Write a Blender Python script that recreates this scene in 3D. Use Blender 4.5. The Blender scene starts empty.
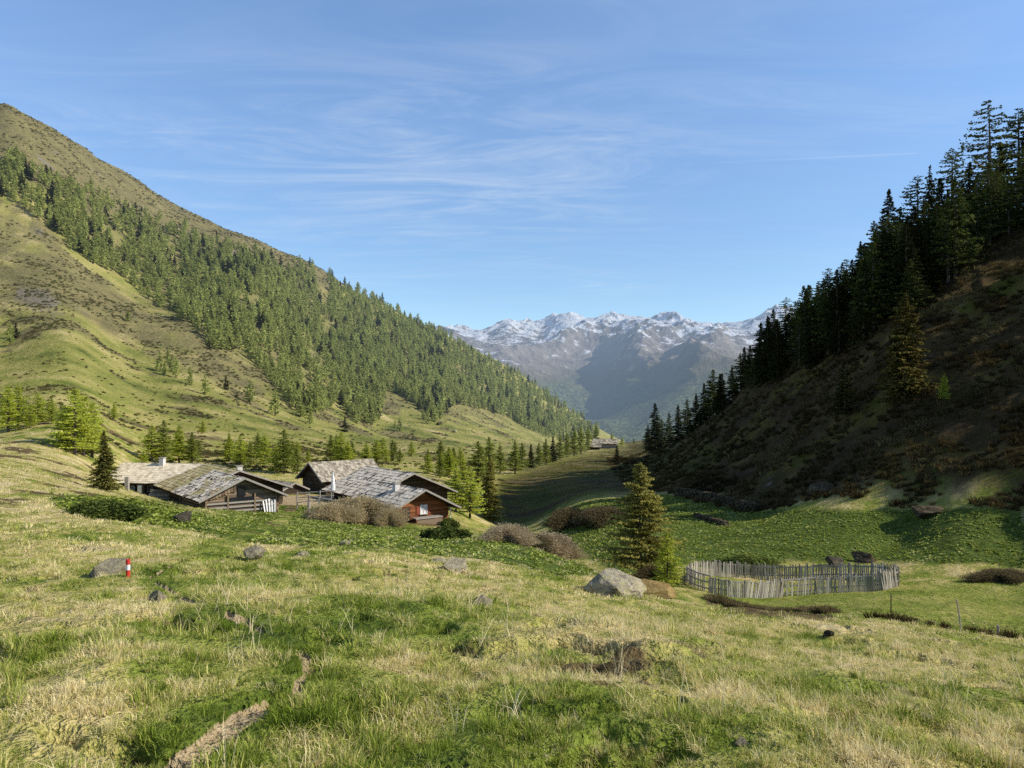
import bpy, bmesh, math, random
import numpy as np
from mathutils import Vector, Matrix

random.seed(7)
RNG = np.random.default_rng(11)
SC = bpy.context.scene
COL = SC.collection
F, CX, HY = 769.0, 512.0, 400.0          # focal length in pixels, principal column, horizon row
SUN_EL, SUN_AZ = 33.0, -9.0              # sun stands to the right (+x), slightly behind the viewer
R = math.radians

# ------------------------------------------------------------------ noise
def _h(ix, iy, seed):
    n = (ix.astype(np.int64) * 374761393 + iy.astype(np.int64) * 668265263 + seed * 1442695041) & 0xFFFFFFFF
    n = ((n ^ (n >> 13)) * 1274126177) & 0xFFFFFFFF
    n = n ^ (n >> 16)
    return (n & 0xFFFF) / 65535.0

def pn(x, y, seed=0):
    x = np.asarray(x, float); y = np.asarray(y, float)
    ix = np.floor(x); iy = np.floor(y); fx = x - ix; fy = y - iy
    u = fx * fx * fx * (fx * (fx * 6 - 15) + 10); v = fy * fy * fy * (fy * (fy * 6 - 15) + 10)
    def g(dx, dy):
        a = _h(ix + dx, iy + dy, seed) * 2 * math.pi
        return np.cos(a) * (fx - dx) + np.sin(a) * (fy - dy)
    a = g(0, 0) * (1 - u) + g(1, 0) * u
    b = g(0, 1) * (1 - u) + g(1, 1) * u
    return (a * (1 - v) + b * v) * 1.5

def fbm(x, y, o=4, seed=0, gain=0.5):
    s = 0; a = 1.0; f = 1.0
    for k in range(o):
        s = s + a * pn(x * f + 13.7 * k, y * f - 7.3 * k, seed + k); a *= gain; f *= 2.03
    return s

def ridged(x, y, o=5, seed=0, gain=0.5):
    s = 0; a = 1.0; f = 1.0; w = 1.0
    for k in range(o):
        n = 1 - np.abs(pn(x * f + 5.1 * k, y * f + 9.2 * k, seed + k)) * 1.6
        n = np.clip(n, 0, 1) ** 2 * w
        w = np.clip(n * 1.6, 0, 1)
        s = s + a * n; a *= gain; f *= 2.1
    return s

def sstep(a, b, x):
    t = np.clip((x - a) / (b - a), 0, 1)
    return t * t * (3 - 2 * t)

# ------------------------------------------------------------------ surface through sighted points
class Surf:
    def __init__(self, cols, near=0.0, ku=4.0, c=0.18, smooth=0.002):
        P, V = [], []
        for px, st in cols.items():
            u = (px - CX) / F
            for py, y in st:
                t = (HY - py) / F
                P.append((u * ku, math.log(y))); V.append(t + near / y)
        P = np.array(P); V = np.array(V)
        self.P, self.ku, self.c, self.near = P, ku, c, near
        n = len(P)
        A = np.zeros((n + 3, n + 3))
        A[:n, :n] = self._k(P, P) - smooth * np.eye(n)
        A[:n, n] = 1; A[:n, n + 1:] = P; A[n, :n] = 1; A[n + 1:, :n] = P.T
        self.w = np.linalg.solve(A, np.concatenate([V, np.zeros(3)]))
    def _k(self, A, B):
        d2 = (A[:, None, 0] - B[None, :, 0]) ** 2 + (A[:, None, 1] - B[None, :, 1]) ** 2
        return np.sqrt(d2 + self.c ** 2)
    def t(self, u, y):
        u = np.asarray(u, float); y = np.asarray(y, float)
        sh = np.broadcast(u, y).shape
        uu = np.broadcast_to(u, sh).ravel() * self.ku; ss = np.log(np.broadcast_to(y, sh).ravel())
        out = np.empty(len(uu)); n = len(self.P)
        for a in range(0, len(uu), 40000):
            Q = np.stack([uu[a:a + 40000], ss[a:a + 40000]], 1)
            out[a:a + 40000] = self._k(Q, self.P) @ self.w[:n] + self.w[n] + Q @ self.w[n + 1:]
        return (out - self.near / np.broadcast_to(y, sh).ravel()).reshape(sh)

def tt(t):                                # tangent -> row
    return HY - t * F
def nearset(slope):
    return [(tt(slope - 1.6 / y), y) for y in (0.5, 1.2, 2.6)]

COLS = {
 -720: nearset(-.03) + [(540,14),(470,40),(430,90),(380,150),(250,260),(60,400),(-60,520),(0,700),(200,1500),(330,2600)],
 -250: nearset(-.04) + [(tt(-.06-.4),4),(545,14),(478,45),(440,90),(415,130),(380,190),(310,300),(190,450),(80,560),(10,650),(50,800),(200,1300),(330,2600)],
 0:    nearset(-.05) + [(768,4.0),(640,7),(560,14),(505,30),(472,50),(446,92),(428,128),(402,195),(340,330),(250,480),(170,600),(107,700),(140,850),(220,1200),(330,2600)],
 65:   [(420,128),(395,200),(330,340),(255,520),(180,650),(135,775),(172,930),(340,2600)],
 130:  nearset(-.06) + [(768,4.0),(560,14),(515,32),(498,60),(490,92),(480,112),(455,140),(432,185),(400,270),(350,390),(270,600),(214,740),(173,850),(203,1000),(280,1500),(360,2600)],
 190:  [(345,430),(265,700),(212,925),(238,1080),(310,1600)],
 250:  nearset(-.07) + [(768,4.1),(640,7.2),(560,14.5),(546,25),(527,45),(514,75),(504,92),(490,108),(465,150),(445,210),(420,300),(400,360),(370,440),(300,620),(239,1000),(262,1150),(330,1700),(400,2600)],
 281:  [(252,1050),(275,1200)],
 315:  [(375,560),(320,800),(266,1100),(298,1280),(370,1800)],
 380:  nearset(-.08) + [(768,4.2),(640,7.5),(570,15),(543,30),(534,52),(527,76),(513,92),(502,108),(482,140),(465,200),(450,300),(436,420),(420,520),(390,640),(350,850),(303,1200),(325,1450),(420,2600)],
 450:  nearset(-.08) + [(768,4.2),(575,17),(545,34),(536,56),(531,78),(517,100),(498,130),(480,170),(462,250),(450,350),(430,550),(400,760),(338,1350),(365,1650),(440,2600)],
 512:  nearset(-.08) + [(768,4.2),(640,8),(585,16),(555,30),(541,42),(546,70),(536,100),(520,140),(482,200),(466,280),(456,400),(444,560),(428,800),(400,1050),(369,1450),(395,1800),(450,2600)],
 580:  nearset(-.09) + [(768,4.2),(640,8.2),(600,17),(578,27),(568,35),(574,50),(562,62),(540,80),(510,105),(496,130),(479,190),(462,270),(449,370),(446,440),(450,650),(442,1000),(418,1600),(435,2000),(455,2600)],
 640:  nearset(-.10) + [(768,4.2),(650,8),(612,16),(598,23),(593,34),(577,47),(560,55),(530,75),(505,100),(490,130),(475,190),(455,300),(443,420),(441,480),(447,700),(450,1000),(450,1700),(460,2600)],
 770:  nearset(-.12) + [(768,4.2),(660,8.5),(625,17),(612,24),(615,32),(597,42.5),(577,50),(548,60),(522,72),(505,85),(484,95),(450,112),(415,133),(385,160),(371,185),(374,230),(387,330),(425,600),(445,1200),(460,2600)],
 900:  nearset(-.12) + [(768,4.3),(670,8.5),(636,16),(623,23),(613,30),(594,40),(577,47),(560,53),(536,62),(483,70),(430,80),(388,90),(355,100),(316,115),(281,133),(285,160),(322,300),(410,700),(450,2600)],
 1024: nearset(-.12) + [(768,4.4),(690,8),(655,15),(638,22),(616,33),(601,38),(581,43),(552,50),(521,56),(470,62),(415,70),(362,80),(303,95),(260,110),(216,131),(222,150),(262,250),(400,700),(450,2600)],
 1200: nearset(-.12) + [(tt(-.45),4.5),(tt(-.37),8),(tt(-.345),15),(tt(-.29),25),(tt(-.22),40),(tt(-.15),48),(tt(.0137),60),(tt(.176),80),(tt(.273),100),(tt(.318),113),(tt(.3),130),(tt(.2),220),(tt(0),700),(455,2600)],
 1600: nearset(-.12) + [(tt(-.45),4.5),(tt(-.35),20),(tt(-.23),33),(tt(.083),45),(tt(.3),60),(tt(.43),75),(tt(.44),84),(tt(.33),120),(tt(.13),300),(tt(-.05),2600)],
 2280: nearset(-.12) + [(tt(-.45),10),(tt(-.36),20),(tt(-.24),24),(tt(.16),32),(tt(.40),40),(tt(.58),50),(tt(.56),60),(tt(.37),100),(tt(.12),300),(tt(-.05),2600)],
}
G = Surf(COLS, near=1.6)

NU = np.concatenate([np.linspace(-2.2, -.74, 50)[:-1], np.linspace(-.74, .74, 840), np.linspace(.74, 2.25, 64)[1:]])
NY = np.exp(np.linspace(math.log(0.7), math.log(2550), 850))
UU, YY = np.meshgrid(NU, NY)             # rows = depth
XX = UU * YY
TT0 = G.t(UU, YY)

def uphill(x, y):
    """metres of plan distance above the foot of the right hill, scaled to height"""
    return .55 * (x - np.interp(y, [20, 40, 56, 90, 130, 200, 300, 420], [70, 47, 37, 22, 21, 26, 36, 60]))

def relief(x, y):
    """metres added to the smooth surface"""
    near = np.exp(-y / 60.0)
    m = 0.10 * fbm(x / 2.6, y / 2.6, 3, 3) * (0.35 + near) * sstep(1.0, 6, y)
    m -= 0.16 * sstep(.30, .62, fbm(x / 1.0, y / .8, 3, 181)) * sstep(30, 14, y) * sstep(2, 4, y)
    m += 0.035 * fbm(x / 0.55, y / 0.55, 2, 9) * np.exp(-y / 22.0)
    m += 0.30 * fbm(x / 11, y / 11, 4, 21) * sstep(14, 60, y) * (0.4 + 0.6 * sstep(60, 130, np.abs(x + 22) + np.abs(y - 85)))
    right = sstep(0, 10, uphill(x, y)) * sstep(400, 250, y)
    m += right * (1.0 * fbm(x / 14, y / 14, 4, 33) + 0.5 * ridged(x / 7 + y / 30, y / 7, 3, 44))
    far = sstep(220, 520, y) * sstep(60, -60, x - 0.08 * y)
    far = far * (.35 + .65 * sstep(900, 600, y + .5 * x))
    m += far * (2.2 * fbm(x / 90, y / 90, 4, 51) + 4.0 * (ridged((x * .55 + y * .84) / 90, (x * .84 - y * .55) / 420, 4, 61) - .6) * .9)
    # hummocky torn turf in the middle of the foreground
    hum = np.exp(-(((x - 1.2) / 1.6) ** 2 + ((y - 7.0) / 1.6) ** 2))
    m += hum * 0.10 * fbm(x / 0.6, y / 0.5, 3, 77)
    return m

ZZ = TT0 * YY + relief(XX, YY)
TT = ZZ / YY
PX, PY = CX + UU * F, HY - TT * F
CM = np.maximum.accumulate(TT, axis=0)

def tgrid(u, y):
    u = np.asarray(u, float); y = np.asarray(y, float)
    fi = np.interp(u, NU, np.arange(len(NU))); fj = np.interp(np.log(y), np.log(NY), np.arange(len(NY)))
    i = np.clip(fi.astype(int), 0, len(NU) - 2); j = np.clip(fj.astype(int), 0, len(NY) - 2)
    a, b = fi - i, fj - j
    return (TT[j, i] * (1 - a) + TT[j, i + 1] * a) * (1 - b) + (TT[j + 1, i] * (1 - a) + TT[j + 1, i + 1] * a) * b

def zg(x, y):
    return float(tgrid(x / y, y) * y)
def zgv(x, y):
    return tgrid(x / y, y) * y

_YS = np.exp(np.linspace(math.log(2.0), math.log(2400), 2200))
def sight(px, py, ymin=2.0):
    """the point of the ground that stands at this direction from the viewpoint"""
    u = (px - CX) / F; t = (HY - py) / F
    ys = _YS[_YS >= ymin]
    g = tgrid(np.full_like(ys, u), ys)
    k = np.argmax(g >= t)
    if g[k] < t:
        k = int(np.argmax(g))
    y = ys[k]
    return (u * y, y, float(g[k] * y))

def sight_many(px, py, ymin=2.0):
    out = []
    for a, b in zip(px, py):
        u = (a - CX) / F; t = (HY - b) / F
        ys = _YS[_YS >= ymin]; g = tgrid(np.full_like(ys, u), ys)
        k = int(np.argmax(g >= t))
        if g[k] < t: continue
        out.append((u * ys[k], ys[k], g[k] * ys[k]))
    return np.array(out)

def inpoly(px, py, poly):
    inside = np.zeros(px.shape, bool); n = len(poly); j = n - 1
    for i in range(n):
        xi, yi = poly[i]; xj, yj = poly[j]
        if yi != yj:
            c = ((yi > py) != (yj > py)) & (px < (xj - xi) * (py - yi) / (yj - yi) + xi)
            inside ^= c
        j = i
    return inside

def segdist(px, py, pts, closed=False):
    d = np.full(px.shape, 1e9); n = len(pts)
    for i in range(n if closed else n - 1):
        ax, ay = pts[i]; bx, by = pts[(i + 1) % n]
        vx, vy = bx - ax, by - ay; L = vx * vx + vy * vy + 1e-9
        k = np.clip(((px - ax) * vx + (py - ay) * vy) / L, 0, 1)
        d = np.minimum(d, np.hypot(px - ax - k * vx, py - ay - k * vy))
    return d

def pmask(px, py, poly, soft):
    d = segdist(px, py, poly, True); s = np.where(inpoly(px, py, poly), d, -d)
    return sstep(-soft, soft, s)

# ------------------------------------------------------------------ what grows where
PATH_LINE = [(292,508),(285,522),(235,540),(175,562),(150,578),(188,602),(236,616),(288,642),(306,664),(300,684),(262,706),(215,735),(170,768),(140,800)]
SOIL_BITS = [PATH_LINE[3:], [(228,614),(246,620)], [(303,655),(308,672),(298,688)], [(264,705),(240,716),(212,736),(180,762),(150,800)]]

def biome(x, y, px, py):
    w1 = fbm(x / 3.0, y / 3.0, 4, 101); w2 = fbm(x / 14.0, y / 14.0, 3, 111); w3 = fbm(x / 70., y / 70., 4, 121)
    far = sstep(150, 260, y) * sstep(60, -80, px - 560)
    npx = px + 14 * w3 + 5 * w1; npy = py + 8 * w3 + 3 * w1
    dry = .58 + .36 * w1 + .16 * w2 + .22 * fbm(x / .9, y / .9, 3, 105)
    left = sstep(330, 60, px) * sstep(120, 30, y)
    dry = dry + .10 * left
    # lush strip on the path, green bottom edge, green right
    pd = segdist(px, py, PATH_LINE)
    wid = np.interp(py, [505, 600, 680, 768], [5, 14, 26, 40])
    lush = sstep(1.5, .4, pd / wid) * sstep(60, 20, y)
    dry = dry - .27 * lush
    g1 = pmask(px, py, [(200,700),(330,640),(480,740),(700,690),(1030,690),(1030,790),(150,790)], 45)
    dry = dry - .09 * g1 * sstep(-.35, .3, w2 + .6 * w1)
    mead = pmask(px, py, [(690,612),(725,585),(905,585),(1040,588),(1040,640),(905,624)], 5) * sstep(20, 26, y) * sstep(70, 60, y)
    dry = dry * (1 - mead) + mead * (.33 + .12 * w1)
    dock = np.maximum(pmask(npx, npy, [(40,492),(130,497),(210,512),(300,505),(340,515),(430,530),(520,540),(600,572),(560,578),(480,560),(390,556),(320,548),(250,545),(190,530),(60,510)], 8) * sstep(22, 26, y) * sstep(100, 96, y),
                      pmask(npx, npy, [(540,515),(590,500),(680,492),(760,512),(880,515),(1040,512),(1040,568),(900,566),(790,562),(690,562),(640,580),(570,550)], 9) * sstep(43, 47, y) * sstep(125, 110, y))
    trail = sstep(7, 3, segdist(px, py, [(292,508),(283,522),(235,540),(190,556)]))
    dock = dock * (1 - trail); dry = dry - .3 * trail * sstep(25, 30, y)
    # left mountainside
    dfar = .50 + .30 * fbm(x / 20, y / 20, 4, 131) + .16 * w3
    patch = pmask(npx, npy, [(375,395),(545,438),(520,448),(380,452),(330,430)], 12)
    low = pmask(npx, npy, [(-60,330),(110,340),(390,440),(380,470),(-60,430)], 20)
    dfar = dfar - .06 * patch - .02 * low
    dry = dry * (1 - far) + dfar * far
    heath = far * (pmask(npx, npy, [(-80,40),(0,95),(350,280),(300,290),(180,240),(90,205),(-80,150)], 14) * .95
                   + pmask(npx, npy, [(-80,170),(40,225),(120,290),(215,345),(240,395),(205,380),(120,338),(60,318),(-80,300)], 16) * (.55 + .5 * w3)
                   + .55 * pmask(npx, npy, [(40,150),(330,280),(600,430),(545,440),(330,400),(250,400),(100,250)], 14))
    midslope = pmask(npx, npy, [(0,418),(70,430),(120,452),(240,468),(330,462),(420,470),(300,440),(160,428),(60,405),(0,400)], 8) * sstep(100, 130, y) * sstep(330, 240, y)
    shoulder = pmask(npx, npy, [(-80,175),(30,200),(70,235),(130,285),(240,365),(310,415),(230,405),(120,345),(60,320),(-80,320)], 14)
    heath = np.maximum(heath, far * shoulder * (.52 + .55 * fbm(x / 28, y / 28, 4, 137)))
    dry = dry + far * shoulder * .10
    heath = np.maximum(heath, far * .75 * sstep(.12, .5, fbm(x / 38, y / 38, 4, 135)))
    heath = np.maximum(heath, midslope * (.45 + .6 * w2))
    # right hill
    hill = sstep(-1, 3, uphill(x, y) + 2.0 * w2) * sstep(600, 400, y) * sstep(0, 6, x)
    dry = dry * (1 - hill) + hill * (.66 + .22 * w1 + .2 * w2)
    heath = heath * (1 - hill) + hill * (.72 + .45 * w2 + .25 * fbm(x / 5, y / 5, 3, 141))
    dock = dock * (1 - .9 * hill)
    # shaded spur in the middle distance
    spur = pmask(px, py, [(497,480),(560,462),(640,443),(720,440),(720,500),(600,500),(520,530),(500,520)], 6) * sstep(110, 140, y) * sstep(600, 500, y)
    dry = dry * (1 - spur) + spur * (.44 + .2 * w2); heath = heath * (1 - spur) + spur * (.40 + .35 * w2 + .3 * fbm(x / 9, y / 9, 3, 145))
    # torn turf
    turf = np.exp(-(((px - 615) / 85) ** 2 + ((py - 668) / 30) ** 2)) * (y < 20)
    heath = np.maximum(heath, turf * (.50 + .5 * w1 + .45 * fbm(x / .6, y / .5, 3, 183)))
    meadow_far = sstep(24, 34, y) * sstep(130, 110, y) * sstep(520, 440, px)
    heath = np.maximum(heath, meadow_far * .8 * sstep(.05, .5, fbm(x / 6, y / 6, 4, 187)))
    knobs = np.exp(-(((px - 600) / 150) ** 2 + ((py - 650) / 22) ** 2)) * (y < 20)
    heath = np.maximum(heath, knobs * .9 * sstep(.1, .45, fbm(x / .8, y / .7, 3, 189)))
    bank = sstep(9, 3, segdist(px, py, [(712,601),(745,610),(790,615),(828,619)])) * sstep(18, 22, y) * sstep(44, 40, y)
    heath = np.maximum(heath, bank)
    soil = np.zeros_like(dry)
    for b, wd in zip(SOIL_BITS, (2.4, 4.5, 5.0, 7.5)):
        s = segdist(px + np.interp(py, [600, 768], [3, 9]) * fbm(x / .45, y / .45, 4, 151), py + 3 * w1, b)
        s = s + (6 * np.clip(fbm(x / 1.3, y / 1.3, 2, 153) - .04, 0, 1) if wd < 3 else 0)
        wdd = wd * np.interp(py, [560, 600, 700, 768], [.6, 1.0, 1.1, 2.0])
        soil = np.maximum(soil, sstep(1.15, .65, s / wdd) * (y < 20))
    yard = pmask(px, py, [(268,496),(338,494),(330,506),(272,505)], 2) * sstep(70, 78, y) * sstep(115, 108, y)
    soil = np.maximum(soil, yard * .8)
    rock = far * pmask(npx, npy, [(15,285),(55,290),(70,305),(50,312),(20,308)], 8) * .55
    rock = np.maximum(rock, hill * .3 * sstep(.35, .6, fbm(x / 6, y / 4, 3, 161)))
    rock = np.maximum(rock, far * .55 * sstep(.5, .7, fbm(x / 30, y / 30, 4, 171)) * np.clip(heath, 0, 1))
    hollow = sstep(.34, .62, fbm(x / 1.0, y / .8, 3, 181)) * sstep(30, 14, y)
    heath = np.maximum(heath, hollow * .7)
    return np.clip(dry, 0, 1), np.clip(heath, 0, 1), np.clip(dock, 0, 1), np.clip(soil, 0, 1), np.clip(rock, 0, 1)

DRY, HEATH, DOCK, SOIL, ROCK = biome(XX, YY, PX, PY)
# the trodden soil lies a hand's breadth lower than the turf
ZZ = ZZ - (.04 + .02 * fbm(XX / .5, YY / .5, 2, 191)) * sstep(.25, .75, SOIL) * (YY < 20)
TT = ZZ / YY; PY = HY - TT * F

# ------------------------------------------------------------------ node helpers
def nn(nt, typ, **kw):
    n = nt.nodes.new(typ)
    ins = kw.pop('ins', {})
    for k, v in kw.items(): setattr(n, k, v)
    for k, v in ins.items():
        if isinstance(v, bpy.types.NodeSocket): nt.links.new(v, n.inputs[k])
        else: n.inputs[k].default_value = v
    return n
def ramp(nt, fac, stops, interp='LINEAR'):
    n = nt.nodes.new('ShaderNodeValToRGB'); cr = n.color_ramp; cr.interpolation = interp
    while len(cr.elements) < len(stops): cr.elements.new(.5)
    for e, (p, c) in zip(cr.elements, stops):
        e.position = p; e.color = (*c, 1) if len(c) == 3 else c
    nt.links.new(fac, n.inputs[0]); return n.outputs[0]
def mth(nt, op, a, b=None, c=None, clamp=False):
    n = nt.nodes.new('ShaderNodeMath'); n.operation = op; n.use_clamp = clamp
    for k, v in enumerate((a, b, c)):
        if v is None: continue
        if isinstance(v, bpy.types.NodeSocket): nt.links.new(v, n.inputs[k])
        else: n.inputs[k].default_value = v
    return n.outputs[0]
def mixc(nt, fac, a, b, blend='MIX'):
    n = nt.nodes.new('ShaderNodeMix'); n.data_type = 'RGBA'; n.blend_type = blend
    for k, v in ((0, fac), (6, a), (7, b)):
        if isinstance(v, bpy.types.NodeSocket): nt.links.new(v, n.inputs[k])
        else: n.inputs[k].default_value = v if k == 0 else (*v, 1)
    return n.outputs[2]
def noise(nt, vec, scale, detail=3, rough=.55, dist=0.0):
    n = nn(nt, 'ShaderNodeTexNoise'); n.inputs['Scale'].default_value = scale; n.inputs['Detail'].default_value = detail
    n.inputs['Roughness'].default_value = rough; n.inputs['Distortion'].default_value = dist
    nt.links.new(vec, n.inputs['Vector']); return n.outputs[0]
def smooth(nt, x, a, b):
    n = nt.nodes.new('ShaderNodeMapRange'); n.interpolation_type = 'SMOOTHSTEP'; nt.links.new(x, n.inputs[0])
    n.inputs[1].default_value = a; n.inputs[2].default_value = b; return n.outputs[0]

def make_haze():  # distance haze painted in: bluish glow mixed into each surface with depth
    g = bpy.data.node_groups.new('painted_haze', 'ShaderNodeTree')
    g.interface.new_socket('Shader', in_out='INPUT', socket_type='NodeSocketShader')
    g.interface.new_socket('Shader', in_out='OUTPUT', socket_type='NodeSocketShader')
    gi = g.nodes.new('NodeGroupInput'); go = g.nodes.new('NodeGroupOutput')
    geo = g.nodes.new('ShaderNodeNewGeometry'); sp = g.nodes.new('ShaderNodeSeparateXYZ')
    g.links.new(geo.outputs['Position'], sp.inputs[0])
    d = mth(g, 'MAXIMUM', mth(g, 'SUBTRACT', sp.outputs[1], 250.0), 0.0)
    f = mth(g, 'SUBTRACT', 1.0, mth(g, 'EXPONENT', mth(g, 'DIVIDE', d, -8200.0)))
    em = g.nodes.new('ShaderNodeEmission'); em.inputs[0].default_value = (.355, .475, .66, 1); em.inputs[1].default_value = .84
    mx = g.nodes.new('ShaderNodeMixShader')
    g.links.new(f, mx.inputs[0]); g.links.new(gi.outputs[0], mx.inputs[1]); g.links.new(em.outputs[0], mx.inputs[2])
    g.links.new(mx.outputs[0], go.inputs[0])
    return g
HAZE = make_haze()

def newmat(name):
    m = bpy.data.materials.new(name); m.use_nodes = True; nt = m.node_tree; nt.nodes.clear()
    out = nt.nodes.new('ShaderNodeOutputMaterial'); return m, nt, out
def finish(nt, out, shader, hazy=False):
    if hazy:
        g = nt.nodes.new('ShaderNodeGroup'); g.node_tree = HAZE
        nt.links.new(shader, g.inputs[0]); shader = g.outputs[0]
    nt.links.new(shader, out.inputs[0])
def principled(nt, col, rough=.9, spec=.2, normal=None):
    b = nt.nodes.new('ShaderNodeBsdfPrincipled')
    if isinstance(col, bpy.types.NodeSocket): nt.links.new(col, b.inputs['Base Color'])
    else: b.inputs['Base Color'].default_value = (*col, 1)
    b.inputs['Roughness'].default_value = rough; b.inputs['Specular IOR Level'].default_value = spec
    if normal is not None: nt.links.new(normal, b.inputs['Normal'])
    return b.outputs[0]
def bump(nt, h, dist, strength=1.0):
    b = nt.nodes.new('ShaderNodeBump'); b.inputs['Strength'].default_value = strength; b.inputs['Distance'].default_value = dist
    nt.links.new(h, b.inputs['Height']); return b.outputs[0]

GRASS_STOPS = [(0, (.085, .125, .017)), (.3, (.225, .28, .042)), (.52, (.40, .38, .10)), (.74, (.60, .485, .20)), (1, (.72, .60, .33))]

def mat_terrain():
    m, nt, out = newmat('alpine_turf')
    geo = nt.nodes.new('ShaderNodeNewGeometry'); pos = geo.outputs['Position']
    a1 = nn(nt, 'ShaderNodeAttribute', attribute_name='bio_a'); a2 = nn(nt, 'ShaderNodeAttribute', attribute_name='bio_b')
    s1 = nt.nodes.new('ShaderNodeSeparateColor'); nt.links.new(a1.outputs[0], s1.inputs[0])
    s2 = nt.nodes.new('ShaderNodeSeparateColor'); nt.links.new(a2.outputs[0], s2.inputs[0])
    dry, heath, dock = s1.outputs; soil, rock, far = s2.outputs
    n0 = noise(nt, pos, 22, 3, .65); n1 = noise(nt, pos, 3.2, 4, .62); n2 = noise(nt, pos, .55, 4, .6); n3 = noise(nt, pos, .07, 4, .6)
    f = mth(nt, 'ADD', dry, mth(nt, 'MULTIPLY', mth(nt, 'SUBTRACT', n0, .5), .55))
    f = mth(nt, 'ADD', f, mth(nt, 'MULTIPLY', mth(nt, 'SUBTRACT', n1, .5), .65))
    f = mth(nt, 'ADD', f, mth(nt, 'MULTIPLY', mth(nt, 'SUBTRACT', n2, .5), .45))
    f = mth(nt, 'ADD', f, mth(nt, 'MULTIPLY', mth(nt, 'SUBTRACT', n3, .5), .6))
    grass = ramp(nt, f, GRASS_STOPS)
    # calmer greener turf on the far slopes
    farc = ramp(nt, f, [(.1, (.10, .12, .03)), (.38, (.245, .255, .06)), (.6, (.36, .325, .10)), (.8, (.50, .41, .18)), (1, (.62, .51, .29))])
    grass = mixc(nt, far, grass, farc)
    hc = ramp(nt, mth(nt, 'ADD', mth(nt, 'MULTIPLY', n2, .5), mth(nt, 'MULTIPLY', n1, .5)), [(.3, (.045, .034, .016)), (.5, (.14, .10, .045)), (.7, (.29, .215, .11))])
    hill_shade = a1.outputs['Alpha']
    grass = mixc(nt, hill_shade, grass, mixc(nt, 1.0, grass, (.34, .30, .25), 'MULTIPLY'))  # hillside shade painted in: turf and heath colours multiplied darker
    hc = mixc(nt, hill_shade, hc, mixc(nt, 1.0, hc, (.44, .41, .36), 'MULTIPLY'))
    hc = mixc(nt, far, hc, ramp(nt, mth(nt, 'ADD', mth(nt, 'MULTIPLY', n2, .5), mth(nt, 'MULTIPLY', n3, .5)), [(.32, (.075, .068, .030)), (.47, (.185, .158, .072)), (.60, (.25, .215, .085)), (.72, (.38, .315, .17))]))
    hf = smooth(nt, mth(nt, 'ADD', heath, mth(nt, 'ADD', mth(nt, 'MULTIPLY', mth(nt, 'SUBTRACT', n2, .5), 1.1), mth(nt, 'MULTIPLY', mth(nt, 'SUBTRACT', n1, .5), .8))), .32, .72)
    n5 = noise(nt, pos, 46, 2, .7)
    grass = mixc(nt, smooth(nt, mth(nt, 'ADD', mth(nt, 'MULTIPLY', n5, .5), mth(nt, 'MULTIPLY', n0, .5)), .50, .36), grass, mixc(nt, 1.0, grass, (.42, .42, .36), 'MULTIPLY'))
    c = mixc(nt, hf, grass, hc)
    dc = ramp(nt, n1, [(.3, (.035, .058, .010)), (.6, (.13, .18, .032))])
    df = smooth(nt, mth(nt, 'ADD', dock, mth(nt, 'MULTIPLY', mth(nt, 'SUBTRACT', n1, .5), .7)), .35, .65)
    c = mixc(nt, df, c, dc)
    rc = ramp(nt, mth(nt, 'ADD', mth(nt, 'MULTIPLY', n1, .6), mth(nt, 'MULTIPLY', n2, .4)), [(.3, (.09, .078, .058)), (.6, (.28, .245, .19)), (.75, (.40, .355, .285))])
    rf = smooth(nt, mth(nt, 'ADD', rock, mth(nt, 'MULTIPLY', mth(nt, 'SUBTRACT', n2, .5), 1.0)), .35, .6)
    c = mixc(nt, rf, c, rc)
    sc = ramp(nt, n0, [(.25, (.27, .19, .095)), (.5, (.47, .355, .20)), (.8, (.62, .51, .32))])
    sf = smooth(nt, mth(nt, 'ADD', soil, mth(nt, 'MULTIPLY', mth(nt, 'SUBTRACT', n1, .5), .6)), .4, .6)
    c = mixc(nt, sf, c, sc)
    hgt = mth(nt, 'ADD', mth(nt, 'MULTIPLY', n0, .25), mth(nt, 'ADD', mth(nt, 'MULTIPLY', n1, .9), mth(nt, 'MULTIPLY', n2, mth(nt, 'ADD', .8, mth(nt, 'MULTIPLY', far, 4.0)))))
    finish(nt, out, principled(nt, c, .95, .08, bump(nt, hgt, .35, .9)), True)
    return m
M_TERRAIN = mat_terrain()

# ------------------------------------------------------------------ mesh helpers
def mesh_from(name, co, faces, mat, smoothf=False):
    """co (n,3) array, faces: (m,k) array of quads or tris"""
    me = bpy.data.meshes.new(name)
    faces = np.asarray(faces, np.int32); k = faces.shape[1]; m = len(faces)
    me.vertices.add(len(co)); me.vertices.foreach_set('co', np.asarray(co, np.float32).ravel())
    me.loops.add(m * k); me.loops.foreach_set('vertex_index', faces.ravel())
    me.polygons.add(m); me.polygons.foreach_set('loop_start', np.arange(0, m * k, k, dtype=np.int32))
    me.polygons.foreach_set('loop_total', np.full(m, k, np.int32))
    if smoothf: me.polygons.foreach_set('use_smooth', np.ones(m, bool))
    me.update(calc_edges=True)
    if mat: me.materials.append(mat)
    return me
def link(name, me, parent=None, loc=None):
    o = bpy.data.objects.new(name, me); COL.objects.link(o)
    if parent: o.parent = parent
    if loc is not None: o.location = loc
    return o
def tag(o, label=None, cat=None, group=None, kind=None):
    if label: o['label'] = label
    if cat: o['category'] = cat
    if group: o['group'] = group
    if kind: o['kind'] = kind
    return o
def thing(name, label, cat, loc=(0, 0, 0), rz=0.0, group=None):
    o = bpy.data.objects.new(name, None); COL.objects.link(o); o.location = loc; o.rotation_euler = (0, 0, rz)
    o.empty_display_size = .3
    return tag(o, label, cat, group)
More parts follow.
